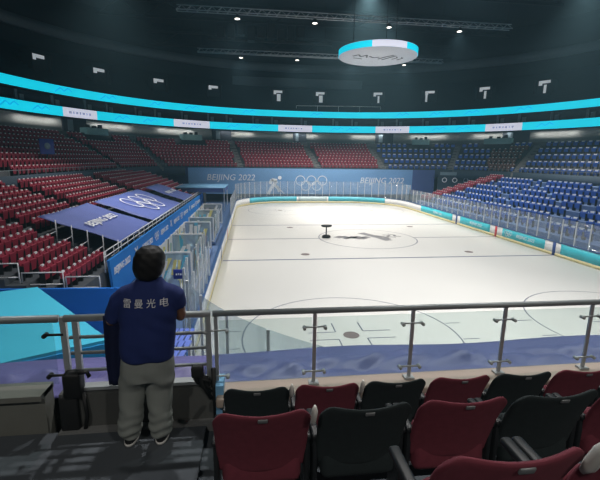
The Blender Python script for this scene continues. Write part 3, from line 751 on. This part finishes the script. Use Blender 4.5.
for k, w in enumerate((.06, .04, .07, .05, .06)): mb.box((-.16 + k * .08, -.03, 2.75 + .01 * (k % 2)), (w, .008, .07))
mb.build('marks', 'print_white', t)
t = root('tent_canopy', 'low pale blue flat canopy in the far left corner below the banner lettering', 'canopy', (-17.6, 23.4, 0))
mb = MB(); mb.loft([[V((-3.4, -3.6, z)), V((3.2, -3.2, z)), V((3.3, 4.2, z)), V((-3.4, 4.2, z))] for z in (3.1, 3.22)]); mb.v = mb.v; mb.build('roof_sheet', 'canopy_pale', t)
mb = MB(); mb.box((-.1, -3.35, 2.8), (6.3, .06, .55)); mb.box((3.2, .4, 2.8), (.06, 7.2, .55)); mb.build('valance', 'banner_far_dark', t)
for x, y in ((-3.2, -3.2), (3.1, -3.1), (3.1, 4), (-3.2, 4)): MB().bar((x, y, 0), (x, y, 3.1), .1).build('post', 'rail_white', t)
# slatted blue benches in the near left corner
for k, (x, y, z, lb) in enumerate(((-12.62, -26.6, 3.1, 'blue slatted bench top beside the railing, upper of two right of the person'), (-12.45, -28.2, 3.55, 'blue slatted bench top close to the railing, lower of two right of the person'))):
    t = root('slatted_bench', lb, 'bench', (x, y, 0), RAD(-6))
    mb = MB()
    for q in range(6): mb.box((-.32 + q * .13, 0, z), (.09, .9, .04))
    mb.build('slats', 'slat_blue', t)
    for sx in (-.3, .33):
        for sy in (-.4, .4): MB().bar((sx, sy, 0), (sx, sy, z - .02), .05).build('leg', 'rail_white', t)

# ------------------------------------------------------------------ near stand: floor steps, ledge, tarps
mb = MB()
mb.box((-9, -32.6, 2.2), (14.5, 1.25, 4.98))            # walkway in front of the first seat row, z = 4.69
mb.box((-7.2, -33.75, 2.4), (8.0, 1.0, 5.42))           # second row
mb.box((-7.2, -34.6, 2.6), (8.0, .9, 5.88))              # third row
mb.box((-9, -36.2, 2.6), (14.5, 2.3, 6.6))
struct(mb.build('floor_stand', 'concrete_dark'))
GY = -31.95
LEDGE = 5.04
mb = MB(); mb.bbox((-6.6, GY - .03, LEDGE - .05), (9.1, .30, .10), .02); o = mb.build('trim_ledge', 'tan_cap'); struct(o)
mb = MB(); mb.box((-6.6, GY + .02, 4.85), (9.1, .16, .34)); struct(mb.build('wall_parapet_right', 'parapet_light'))
mb = MB(); mb.box((-11.86, GY, 4.9), (1.36, .12, .40)); struct(mb.build('wall_parapet_gate', 'parapet'))
mb = MB(); mb.box((-11.86, GY - .09, 4.72), (1.36, .10, .10)); struct(mb.build('trim_kerb', 'concrete'))
mb = MB(); mb.box((-14.1, GY, 4.83), (2.9, .16, .62)); mb.box((-14.1, GY - .02, 5.12), (2.9, .24, .05)); struct(mb.build('wall_parapet_left', 'parapet_light'))
mb = MB(); mb.box((-11.12, GY - .0, 4.92), (.07, .22, .42)); struct(mb.build('trim_parapet_end', 'canopy_pale'))
def near_tarp(name, label, x0, x1, m, seed):
    mb = MB(); nx, ny = int((x1 - x0) * 14), 26; vs = []; fs = []; rnd = random.Random(seed)
    fold = [(rnd.uniform(x0, x1), rnd.uniform(.6, 1.6) * rnd.choice((-1, 1)), rnd.uniform(.04, .09)) for _ in range(14)]
    for i in range(nx + 1):
        for j in range(ny + 1):
            q = j / ny; x = x0 + (x1 - x0) * i / nx
            if q < .7: yy = GY + .10 + (q / .7) * .92; z = LEDGE - .06 - .14 * q + .02 * math.sin(x * 2.0 + q * 3)
            else: yy = GY + 1.02 + (q - .7) * .3; z = LEDGE - .16 - (q - .7) * 5.5
            if q < .62:
                for fx, sl, am in fold + [(-1, 0, 0)]:
                    d = (x - fx) - sl * (q * 1.4 - .3); z += am * math.exp(-(d / .06) ** 2) * max(0, math.sin(PI * min(1, q / .6)))
            if .06 < q < .5:
                k = math.sin(PI * (q - .06) / .44)
                z += k * .085 * (abs(math.sin(x * 2.3 + q * 9 + math.sin(x * 1.1) * 2)) + .5 * abs(math.sin(x * 5.1 - q * 14 + 1.3)) - .6)
            vs.append((x, yy, z))
    w = ny + 1
    for i in range(nx):
        for j in range(ny): a = i * w + j; fs.append((a, a + 1, a + w + 1, a + w))
    mb.add(vs, fs, 0, True); o = mb.build(name, m); md = o.modifiers.new('thick', 'SOLIDIFY'); md.thickness = .006; md.offset = -1
    return tag(o, label, 'tarpaulin')
near_tarp('tarpaulin', 'blue tarpaulin with soft folds lying just beyond the glass railing', -11.3, -2.2, 'tarp_near', 5)
near_tarp('tarpaulin', 'purple-blue tarpaulin with sharp folds lying beyond the metal rail gate', -15.4, -11.32, 'tarp_purple', 8)

mb = MB(); mb.box((-8.8, -31.36, 2.3), (13.2, 1.0, 4.9)); struct(mb.build('wall_stand_front', 'parapet_light'))
# glass railing in front of the seats
t = root('glass_railing', 'glass railing with grey metal hand rail and clamp posts in front of the seats', 'railing', (0, GY, 0))
px_ = [-11.145, -10.22, -9.245, -8.27, -7.30, -6.33, -5.36, -4.39]
mb = MB(); mb.tube([(-11.17, 0, 5.80), (-4.3, 0, 5.78)], (.032, .028), n=14); mb.build('hand_rail', 'steel_dull', t)
for x in px_:
    p = bevel(MB().box((x, 0, LEDGE + .37), (.035, .022, .74)).build('post', 'steel', t), .003)
    bevel(MB().box((x, 0, LEDGE + .012), (.10, .08, .02)).build('foot_plate', 'steel', p), .003)
    for z, m in ((LEDGE + .60, 'steel'), (LEDGE + .14, 'steel')):
        mb = MB(); mb.tube([(x - .10, -.015, z), (x + .10, -.015, z)], .009, n=8)
        for q in (-.1, .1): mb.tube([(x + q, -.03, z - .012), (x + q, .02, z - .012)], .017, n=10)
        mb.build('clamp', m, p)
for a, b in zip(px_, px_[1:]): MB().box(((a + b) / 2, 0, LEDGE + .375), (b - a - .05, .012, .63)).build('glass_pane', 'glass_rail', t)
# metal rail gate on the left
t = root('rail_gate', 'grey tubular metal rail gate with cross bars where the person leans', 'railing', (0, GY, 0))
mb = MB(); mb.tube([(-12.45, 0, 5.80), (-11.19, 0, 5.80)], .032, n=14); mb.build('hand_rail', 'steel', t)
for z in (5.62, 5.47, 5.30): MB().tube([(-12.42, 0, z), (-11.2, 0, z)], .016, n=10).build('cross_bar', 'steel_dull', t)
for x, h in ((-12.46, 5.82), (-12.36, 5.79), (-11.215, 5.82)): bevel(MB().box((x, 0, (5.1 + h) / 2), (.05, .045, h - 5.1)).build('post', 'steel', t), .006)
MB().box((-11.83, .0, 5.135), (1.2, .09, .03)).build('sill_strip', 'steel', t)
t = root('side_railing', 'grey hand rail with small clamps at the far left edge, beside the rail gate', 'railing', (0, GY, 0))
MB().tube([(-15.5, 0, 5.82), (-12.5, 0, 5.80)], .034, n=14).build('hand_rail', 'steel_dull', t)
MB().box((-14.0, 0, 5.47), (2.9, .012, .58)).build('glass_pane', 'glass_rail', t)
for z in (5.66, 5.27):
    mb = MB(); mb.tube([(-12.62, -.02, z), (-12.46, -.02, z)], .012, n=8); mb.tube([(-12.62, -.03, z - .012), (-12.62, .03, z - .012)], .02, n=10); mb.build('clamp', 'black', t)
for x in (-13.6, -14.7): MB().box((x, 0, 5.45), (.035, .022, .68)).build('post', 'steel', t)
# black equipment tied to the gate posts
t = root('cable_bundle', 'black cable clump tied to the gate post right of the person', 'cables', (-11.26, GY - .05, 5.18))
for k in range(5):
    rnd = random.Random(k + 40); MB().tube([(-.10 + .05 * rnd.random(), 0, .13 - .03 * k)] + [(.03 * k - .09 + .04 * rnd.random(), -.03 * rnd.random(), .12 - .05 * q - .02 * k) for q in range(1, 4)] + [(.06, -.01, -.06 - .07 * (k % 3))], .020, n=8).build('cable', 'black', t)
MB().bbox((-.06, .0, .08), (.11, .08, .11), .02).build('clamp_block', 'rubber', t)
MB().tube([(.085, 0, .1), (.09, 0, -.3), (.095, 0, -.47)], .022, n=8).build('hanging_cable', 'black', t)
t = root('clamp_box', 'black clamp box with a knob strapped to the gate post left of the person', 'clamp box', (-12.40, GY - .06, 4.70))
MB().bbox((0, 0, .50), (.15, .12, .24), .02).build('body', 'black', t)
MB().tube([(.06, -.03, .62), (.13, -.03, .63), (.15, -.03, .58)], .018, n=8).build('knob', 'black', t)
MB().bbox((-.05, .0, .2), (.16, .10, .40), .02).build('foot', 'rubber', t)
MB().tube([(.08, -.02, .42), (.10, -.03, .2), (.06, -.03, .0)], .018, n=8).build('cable', 'black', t)
# cloth hanging on the gate
mb = MB(); vs = []; fs = []
for i in range(9):
    for j in range(13):
        x = -12.11 + .17 * i / 8; z = 5.83 - .67 * j / 12; vs.append((x, GY - .045 - .012 * math.sin(i * 1.7 + j * .3), z))
for i in range(8):
    for j in range(12): a = i * 13 + j; fs.append((a, a + 1, a + 14, a + 13))
mb.add(vs, fs, 0, True); o = mb.build('hanging_cloth', 'navy_dark'); md = o.modifiers.new('thick', 'SOLIDIFY'); md.thickness = .012
tag(o, 'dark navy cloth hanging from the rail beside the person', 'cloth')

# ------------------------------------------------------------------ upholstered seats in front of the camera
def arena_chair(fabric, label, loc, yawd=0.0, w=.512, cap=True, tilt=0.0, group='upholstered seats in front of the railing'):
    """seat faces +y; origin on the floor; the top of the back is .82 up"""
    t = root('upholstered_seat', label, 'seat', loc, RAD(yawd), group)
    nx, nz = 18, 12; W = w - .02; F, Bk = [], []
    for j in range(nz + 1):
        q = j / nz; z = .34 + .49 * q; rf, rb = [], []
        for i in range(nx + 1):
            e = -1 + 2 * i / nx; hw = W / 2 * (1 - .05 * (1 - q) - (.10 * max(0, (q - .86) / .14) ** 2))
            x = e * hw; dip = -.022 * (1 - e * e) * q + tilt * e * q; crn = -.045 * abs(e) ** 12 * max(0, (q - .6) / .4)
            y0 = -.16 - .16 * q ** 1.3 + .045 * e * e       # back side, concave round the sitter
            th = .030 + .022 * math.sin(PI * min(1, q * 1.05)) * (1 - e ** 6)
            zz = z + (dip + crn)
            rb.append(V((x, y0, zz))); rf.append(V((x, y0 + th, zz - .01)))
        Bk.append(rb); F.append(rf)
    mb = MB(); vs = []; w1 = nx + 1
    for r_ in Bk: vs += r_
    for r_ in F: vs += r_
    n = len(vs) // 2; fs = []
    for j in range(nz):
        for i in range(nx):
            a = j * w1 + i; fs += [(a, a + w1, a + w1 + 1, a + 1), (n + a, n + a + 1, n + a + w1 + 1, n + a + w1)]
        a = j * w1; fs += [(a, n + a, n + a + w1, a + w1)]; a = j * w1 + nx; fs += [(a, a + w1, n + a + w1, n + a)]
    for i in range(nx): fs += [(i, i + 1, n + i + 1, n + i), (nz * w1 + i, n + nz * w1 + i, n + nz * w1 + i + 1, nz * w1 + i + 1)]
    mb.add(vs, fs, 0, True); o = mb.build('backrest', fabric, t); sd = o.modifiers.new('soft', 'SUBSURF'); sd.levels = 1; sd.render_levels = 1
    MB().bbox((0, -.10, .40), (w - .10, .10, .30), .04, 0, Matrix.Rotation(RAD(-6), 3, 'X')).build('seat_pan', fabric, t)
    MB().bbox((0, -.318 + .012, .775), (.052, .012, .026), .005, 0, Matrix.Rotation(RAD(18), 3, 'X')).build('number_plate', 'plate_gray', t)
    for q in (-1, 1):
        mb = MB(); mb.bbox((q * (w / 2 - .018), -.06, .27), (.03, .16, .54), .012); mb.bbox((q * (w / 2 - .018), -.02, .53), (.045, .26, .035), .012); mb.build('armrest', 'shell_dark', t)
    if cap:
        mb = MB(); x = W / 2 + .004
        mb.tube([(x, -.30, .835), (x + .002, -.29, .80), (x, -.262, .73), (x, -.24, .69)], [(.008, .012), (.016, .024), (.014, .022), (.006, .01)], n=10); o = mb.build('side_shell', 'shell_white', t); o['label'] = 'white plastic side shell'
    return t
P0 = -10.78
for k in range(10):
    redq = k % 2 == 1 if k < 8 else k % 2 == 1
    x = P0 + k * .550
    nmk = ['first seat from the gate', 'second seat from the gate', 'third from the gate', 'fourth from the gate', 'fifth from the gate', 'sixth from the gate', 'seventh from the gate', 'eighth from the gate', 'ninth from the gate', 'tenth from the gate'][k]
    arena_chair('seat_red_fabric' if redq else 'seat_dark_fabric', ('red' if redq else 'dark') + ' upholstered seat back in the row behind the ledge, ' + nmk, (x, -32.45, 4.70), random.uniform(-.4, .4), tilt=random.uniform(-.006, .008), cap=k < 2, w=.536)
for k in range(8):
    redq = k % 2 == 0
    x = -10.765 + k * .562
    nmk = ['first', 'second', 'third', 'fourth', 'fifth', 'sixth', 'seventh', 'eighth'][k]
    arena_chair('seat_red_fabric' if redq else 'seat_dark_fabric', ('red' if redq else 'dark') + ' upholstered seat back in the middle seat row, %s from the person\'s side' % nmk, (x, -33.34, 5.12), random.uniform(-.4, .4), tilt=random.uniform(-.004, .012), cap=k == 0, w=.548)
for k in range(3):
    x = -10.02 + k * .525
    arena_chair('seat_red_fabric' if k != 2 else 'seat_dark_fabric', ('red seat back at the bottom edge, lowest row, beside its white-capped corner', 'red seat back at the bottom edge, second in the lowest row', 'dark seat back at the bottom edge, third in the lowest row')[k], (x, -34.22, 5.545), 0, cap=k == 0)
mb = MB(); mb.box((-13.75, -34.1, 2.22), (5.0, 4.1, 5.06)); struct(mb.build('floor_walkway', 'concrete_dark'))

# ------------------------------------------------------------------ person leaning on the gate
def remeshed(mb, name, mats, parent, voxel=.012, smooth=4, decim=None):
    o = mb.build(name, mats, parent)
    md = o.modifiers.new('r', 'REMESH'); md.mode = 'VOXEL'; md.voxel_size = voxel; md.use_smooth_shade = True
    sm = o.modifiers.new('s', 'SMOOTH'); sm.factor = .5; sm.iterations = smooth
    dg = bpy.context.evaluated_depsgraph_get(); dg.update()
    me = bpy.data.meshes.new_from_object(o.evaluated_get(dg)); o.modifiers.clear(); me.name = name; o.data = me
    me.materials.clear()
    for q in (mats if isinstance(mats, (list, tuple)) else [mats]): me.materials.append(M[q])
    for p in me.polygons: p.use_smooth = True
    return o
pr = root('person', 'person seen from behind in navy shirt and grey sweatpants, leaning on the rail gate', 'person', (-11.75, -32.22, 4.76))
LEAN = .075                                             # the figure leans a little to its right-hand side
def sh(p): return V((p[0] + LEAN * p[2], p[1], p[2]))
SHO = {s: sh((s * .205, .0, 1.36)) for s in (-1, 1)}
ELB = {-1: sh((-.305, .04, 1.10)), 1: sh((.250, .05, 1.12))}
WRI = {-1: sh((-.19, .25, 1.085)), 1: sh((.17, .25, 1.085))}
# body: one continuous skin
b = MB()
def secs(lst): return [(x + LEAN * z, y, z, rx, ry) for x, y, z, rx, ry in lst]
b.ell(secs([(0, 0, .82, .17, .12), (0, 0, .95, .19, .135), (0, .0, 1.1, .19, .13), (0, 0, 1.25, .19, .12), (0, 0, 1.34, .16, .09), (0, .0, 1.40, .09, .07)]), n=24, p=2.3)
b.ell(secs([(0, .0, 1.38, .068, .068), (0, .012, 1.44, .064, .068), (0, .02, 1.52, .068, .078)]), n=18)
HZ = -.062
b.ell(secs([(0, .05, 1.475 + HZ, .035, .035), (0, .05, 1.50 + HZ, .060, .062), (0, .04, 1.55 + HZ, .078, .090), (0, .03, 1.61 + HZ, .088, .100), (0, .025, 1.67 + HZ, .090, .104), (0, .02, 1.72 + HZ, .082, .096), (0, .015, 1.76 + HZ, .058, .068), (0, .01, 1.775 + HZ, .02, .025)]), n=24, p=2.15)
b.ball(sh((0, .139, 1.605 + HZ)), (.014, .022, .022)); b.ball(sh((0, .117, 1.555 + HZ)), (.028, .014, .010)); b.ball(sh((0, .112, 1.525 + HZ)), (.024, .016, .014))
for s in (-1, 1):
    b.ball(sh((s * .034, .120, 1.635 + HZ)), (.014, .010, .009)); b.ball(sh((s * .036, .114, 1.655 + HZ)), (.022, .010, .007)); b.ball(sh((s * .094, .022, 1.61 + HZ)), (.013, .020, .032))
    b.tube([sh((s * .14, 0, 1.355)), SHO[s] - V((0, 0, .03)), SHO[s].lerp(ELB[s], .5), ELB[s]], [.048, .050, .053, .047], n=14)
    b.ball(ELB[s], .043)
    d = (WRI[s] - ELB[s])
    b.tube([ELB[s], ELB[s] + d * .3, ELB[s] + d * .7, WRI[s]], [.043, .046, .036, .028], n=14)
    # hand resting over the rail: palm, four bent fingers, thumb
    dn = d.normalized(); side = V((-s, 0, 0)); side = (side - dn * side.dot(dn)).normalized(); up = V((0, 0, 1))
    pc = WRI[s] + dn * .055
    b.tube([WRI[s], WRI[s] + dn * .03, pc + dn * .035], [(.026, .019), (.036, .017), (.040, .015)], n=12)
    for k, (off, L) in enumerate(((-.030, .066), (-.010, .076), (.010, .072), (.029, .056))):
        a0 = pc + dn * .03 + side * -off; a1 = a0 + dn * L * .45 - up * .004; a2 = a1 + dn * L * .28 - up * L * .25; a3 = a2 + dn * L * .10 - up * L * .3
        b.tube([a0, a1, a2, a3], [.0095, .009, .0085, .007], n=8)
    t0 = WRI[s] + dn * .02 + side * .028; t1 = t0 + dn * .03 + side * .022 - up * .008; t2 = t1 + dn * .03 + side * .006 - up * .012
    b.tube([t0, t1, t2], [.013, .0115, .009], n=8)
HIP = {s: sh((s * .095, 0, .86)) for s in (-1, 1)}
KNE = {-1: V((-.105, .02, .47)), 1: V((.118, .02, .47))}
ANK = {-1: V((-.125, -.01, .09)), 1: V((.135, -.01, .09))}
for s in (-1, 1):
    b.tube([HIP[s], HIP[s].lerp(KNE[s], .5), KNE[s], KNE[s].lerp(ANK[s], .35), ANK[s]], [.095, .08, .058, .056, .038], n=14)
    b.tube([ANK[s], ANK[s] + V((0, .02, -.05)), ANK[s] + V((s * .01, .12, -.06))], [.038, .036, .03], n=12)
remeshed(b, 'body', 'skin', pr, .0075, 3)
# hair
h = MB()
h.ell(secs([(0, -.060, 1.475, .055, .030), (0, -.048, 1.49, .088, .054), (0, -.034, 1.515, .108, .080), (0, -.018, 1.55, .120, .098), (0, -.008, 1.60, .126, .112), (0, .0, 1.655, .122, .115), (0, .0, 1.70, .102, .102), (0, .0, 1.733, .066, .066), (0, 0, 1.746, .02, .02)]), n=26, p=2.15)
o = remeshed(h, 'hair', 'hair', pr, .009, 3)
rnd = random.Random(4)
for v in o.data.vertices: v.co += v.normal * (.0025 * math.sin(v.co.x * 70 + v.co.z * 25) * math.sin(v.co.z * 50 + v.co.y * 30) + rnd.uniform(-.0006, .0006))
# shirt
c = MB()
c.ell(secs([(0, .0, .785, .212, .145), (0, 0, .81, .222, .155), (0, -.005, .88, .222, .162), (0, -.005, .97, .220, .164), (0, 0, 1.08, .222, .158), (0, 0, 1.20, .232, .152), (0, 0, 1.29, .232, .140), (0, 0, 1.36, .195, .118), (0, .003, 1.42, .140, .098), (0, .008, 1.465, .102, .086), (0, .01, 1.50, .082, .078)]), n=30, p=2.3)
for s in (-1, 1):
    e = SHO[s].lerp(ELB[s], .98 if s < 0 else .62)
    c.tube([sh((s * .11, 0, 1.36)), sh((s * .175, 0, 1.335)), SHO[s].lerp(e, .3), SHO[s].lerp(e, .65), e], [.078, .082, .080, .074, .066], n=16)
o = remeshed(c, 'shirt', 'navy_cloth', pr, .011, 5); o['label'] = 'navy shirt with white lettering across the back'
for v in o.data.vertices:
    x, y, z = v.co; fold = .006 * math.sin(x * 26 + z * 17 + 2 * math.sin(z * 9)) * max(0, min(1, (1.2 - z) / .3)) + .005 * math.sin(z * 42 + abs(x) * 30) * max(0, 1 - abs(z - 1.12) / .18) * min(1, abs(x) / .2)
    v.co += v.normal * fold
shirt = o
# pants
g = MB()
g.ell(secs([(0, 0, .60, .20, .135), (0, 0, .70, .215, .142), (0, 0, .80, .205, .135), (0, 0, .88, .19, .125)]), n=26, p=2.5)
for s in (-1, 1):
    g.tube([sh((s * .105, 0, .78)), V((s * .116 + .045, 0, .60)), KNE[s] + V((.016, 0, .04)), KNE[s].lerp(ANK[s], .5) + V((.008, -.01, 0)), ANK[s] + V((0, -.01, .05)), ANK[s] + V((0, -.005, -.025))],
           [(.112, .128), (.116, .124), (.108, .112), (.101, .104), (.098, .102), (.082, .088)], n=18)
o = remeshed(g, 'sweatpants', 'pants_grey', pr, .011, 4)
for v in o.data.vertices:
    x, y, z = v.co; k = max(0, min(1, (.34 - z) / .2))
    v.co += v.normal * (.008 * k * math.sin(z * 75 + x * 14 + 2 * math.sin(x * 25)) + .006 * math.sin(x * 30 + z * 14 + math.sin(z * 21)) * (1 - k))
# back pocket flap line
# lettering laid on the shirt's back
dg = bpy.context.evaluated_depsgraph_get(); dg.update()
bv = BVHTree.FromObject(shirt, dg)
me = text_mesh('雷 曼 光 电', .078, depth=0, spacing=1.0)
xs = [v.co.x for v in me.vertices]; wid = max(xs) - min(xs); k_ = .345 / wid
bm = bmesh.new(); bm.from_mesh(me); bmesh.ops.subdivide_edges(bm, edges=[e for e in bm.edges if e.calc_length() > .02], cuts=2)
for v in bm.verts:
    x = v.co.x * k_ + .005 + LEAN * 1.27; z = v.co.y * .95 + 1.30
    hit = bv.ray_cast(V((x, -1, z)), V((0, 1, 0)))
    v.co = V((x, (hit[0].y if hit[0] else -.15) - .006, z))
bm.to_mesh(me); bm.free(); me.materials.clear(); me.materials.append(M['print_white']); me.name = 'lettering'
o = bpy.data.objects.new('lettering', me); COL.objects.link(o); o.parent = shirt
# lanyard round the neck
mb = MB(); pts = []
for k in range(25):
    a = 2 * PI * k / 24; pts.append(sh((.092 * math.cos(a), .01 + .088 * math.sin(a), 1.492 - .02 * math.sin(a))))
mb.tube(pts[:-1], (.006, .013), n=8, close=True); mb.build('lanyard', 'lanyard', pr)
# shoes
for s in (-1, 1):
    a = ANK[s]; q = MB()
    q.ell([(a.x, .045, .012, .052, .14), (a.x, .045, .045, .054, .142), (a.x, .03, .075, .048, .12), (a.x, -.01, .11, .042, .06)], n=22, p=2.4); sho = q.build('shoe', 'shoe', pr)
    q = MB(); q.ell([(a.x, .045, .0, .056, .146), (a.x, .045, .022, .058, .148)], n=22, p=2.4); o = q.build('sole', 'sole', sho); o['label'] = 'white sole'

# ------------------------------------------------------------------ ambient light, haze and added fill lamps
w = bpy.data.worlds.new('world'); S.world = w; w.use_nodes = True
bg = w.node_tree.nodes['Background']; bg.inputs[0].default_value = (.55, .72, .85, 1); bg.inputs[1].default_value = .1
hz = w.node_tree.nodes.new('ShaderNodeVolumeScatter'); hz.inputs['Color'].default_value = (.42, .80, 1, 1); hz.inputs['Density'].default_value = HAZE; hz.inputs['Anisotropy'].default_value = .1
w.node_tree.links.new(hz.outputs[0], w.node_tree.nodes['World Output'].inputs['Volume'])
# unseen fill lamps added to brighten the near, side and far stands
def fill_lamp(x, y, z, e, label, size=.5, col=(1, .95, .88)):
    t = root('fill_lamp', label, 'lamp', (x, y, z), 0, 'added fill lamps under the roof')
    MB().ell([(0, 0, .35, .12, .12), (0, 0, .2, .3, .3), (0, 0, .02, .34, .34)], n=16).build('housing', 'black', t)
    MB().tube([(0, 0, .35), (0, 0, 31.5 - z)], .02, n=6).build('hanger_cable', 'truss_dark', t)
    L = bpy.data.lights.new('fill_lamp', 'AREA'); L.shape = 'DISK'; L.size = size; L.energy = e; L.color = col
    lo = bpy.data.objects.new('fill_lamp', L); COL.objects.link(lo); lo.parent = t; lo.location = (0, 0, 0)
    return L
for x, y, z, e, sp, lb in ((-16, -42, 15, 380, 150, 'round fill lamp added above the near stand, behind the person'), (-4, -42, 15, 440, 150, 'round fill lamp added above the near stand, behind the upholstered seats'),
                    (-21, -2, 22, 900, 80, 'round fill lamp added under the roof above the left stand'), (24.5, 6, 27, 2000, 84, 'round fill lamp added under the roof above the right stand'), (4, 17, 28, 4600, 105, 'round fill lamp added under the roof above the far stand')):
    fill_lamp(x, y, z, e, lb).spread = RAD(sp)
for n_, d in enumerate((155, 139, 123, 107, 91, 75, 59, 43, 29)):  # strip lamps added under the balcony to brighten the concourse wall
    fr = ring_frame(RAD(d), .25, 12.1); t = root('wall_fill_lamp', 'long flat fill lamp added under the lower balcony, %s along from the left end' % nm[n_], 'lamp', (0, 0, 0), 0, 'added fill lamps under the balcony'); t.matrix_world = fr
    MB().box((0, .04, 0), (6.0, .07, .2)).build('housing', 'black', t)
    L = bpy.data.lights.new('wall_fill_lamp', 'AREA'); L.shape = 'RECTANGLE'; L.size = 5.9; L.size_y = .15; L.energy = 75; L.color = (1, .97, .93); L.spread = RAD(170)
    lo = bpy.data.objects.new('wall_fill_lamp', L); COL.objects.link(lo); lo.parent = t; lo.location = (0, 0, 0); lo.rotation_euler = (-PI / 2, 0, 0)
# small navy sign in the far left rows
t = root('row_sign', 'small navy sign with a pale round mark standing in the dark upper rows, far left', 'sign', (-29.6, 4.9, 0), RAD(62))
MB().bar((0, .05, 6.2), (0, .05, 8.0), .08).build('post', 'truss_dark', t); MB().bbox((0, 0, 8.0), (1.4, .08, 1.4), .02).build('plate', 'sign_navy', t)
MB().ell([(0, 0, 0, .3, .3), (0, 0, .02, .3, .3)], n=20).build('mark', 'suite_pale', t).matrix_local = Matrix.Translation((0, -.05, 8.05)) @ Matrix.Rotation(PI / 2, 4, 'X')
S.view_settings.view_transform = 'Standard'; S.view_settings.look = 'None'; S.view_settings.exposure = 0; S.view_settings.gamma = 1; S.view_settings.use_curve_mapping = False
S.cycles.use_denoising = True; S.cycles.max_bounces = 6; S.cycles.transparent_max_bounces = 24; S.cycles.sample_clamp_indirect = 4
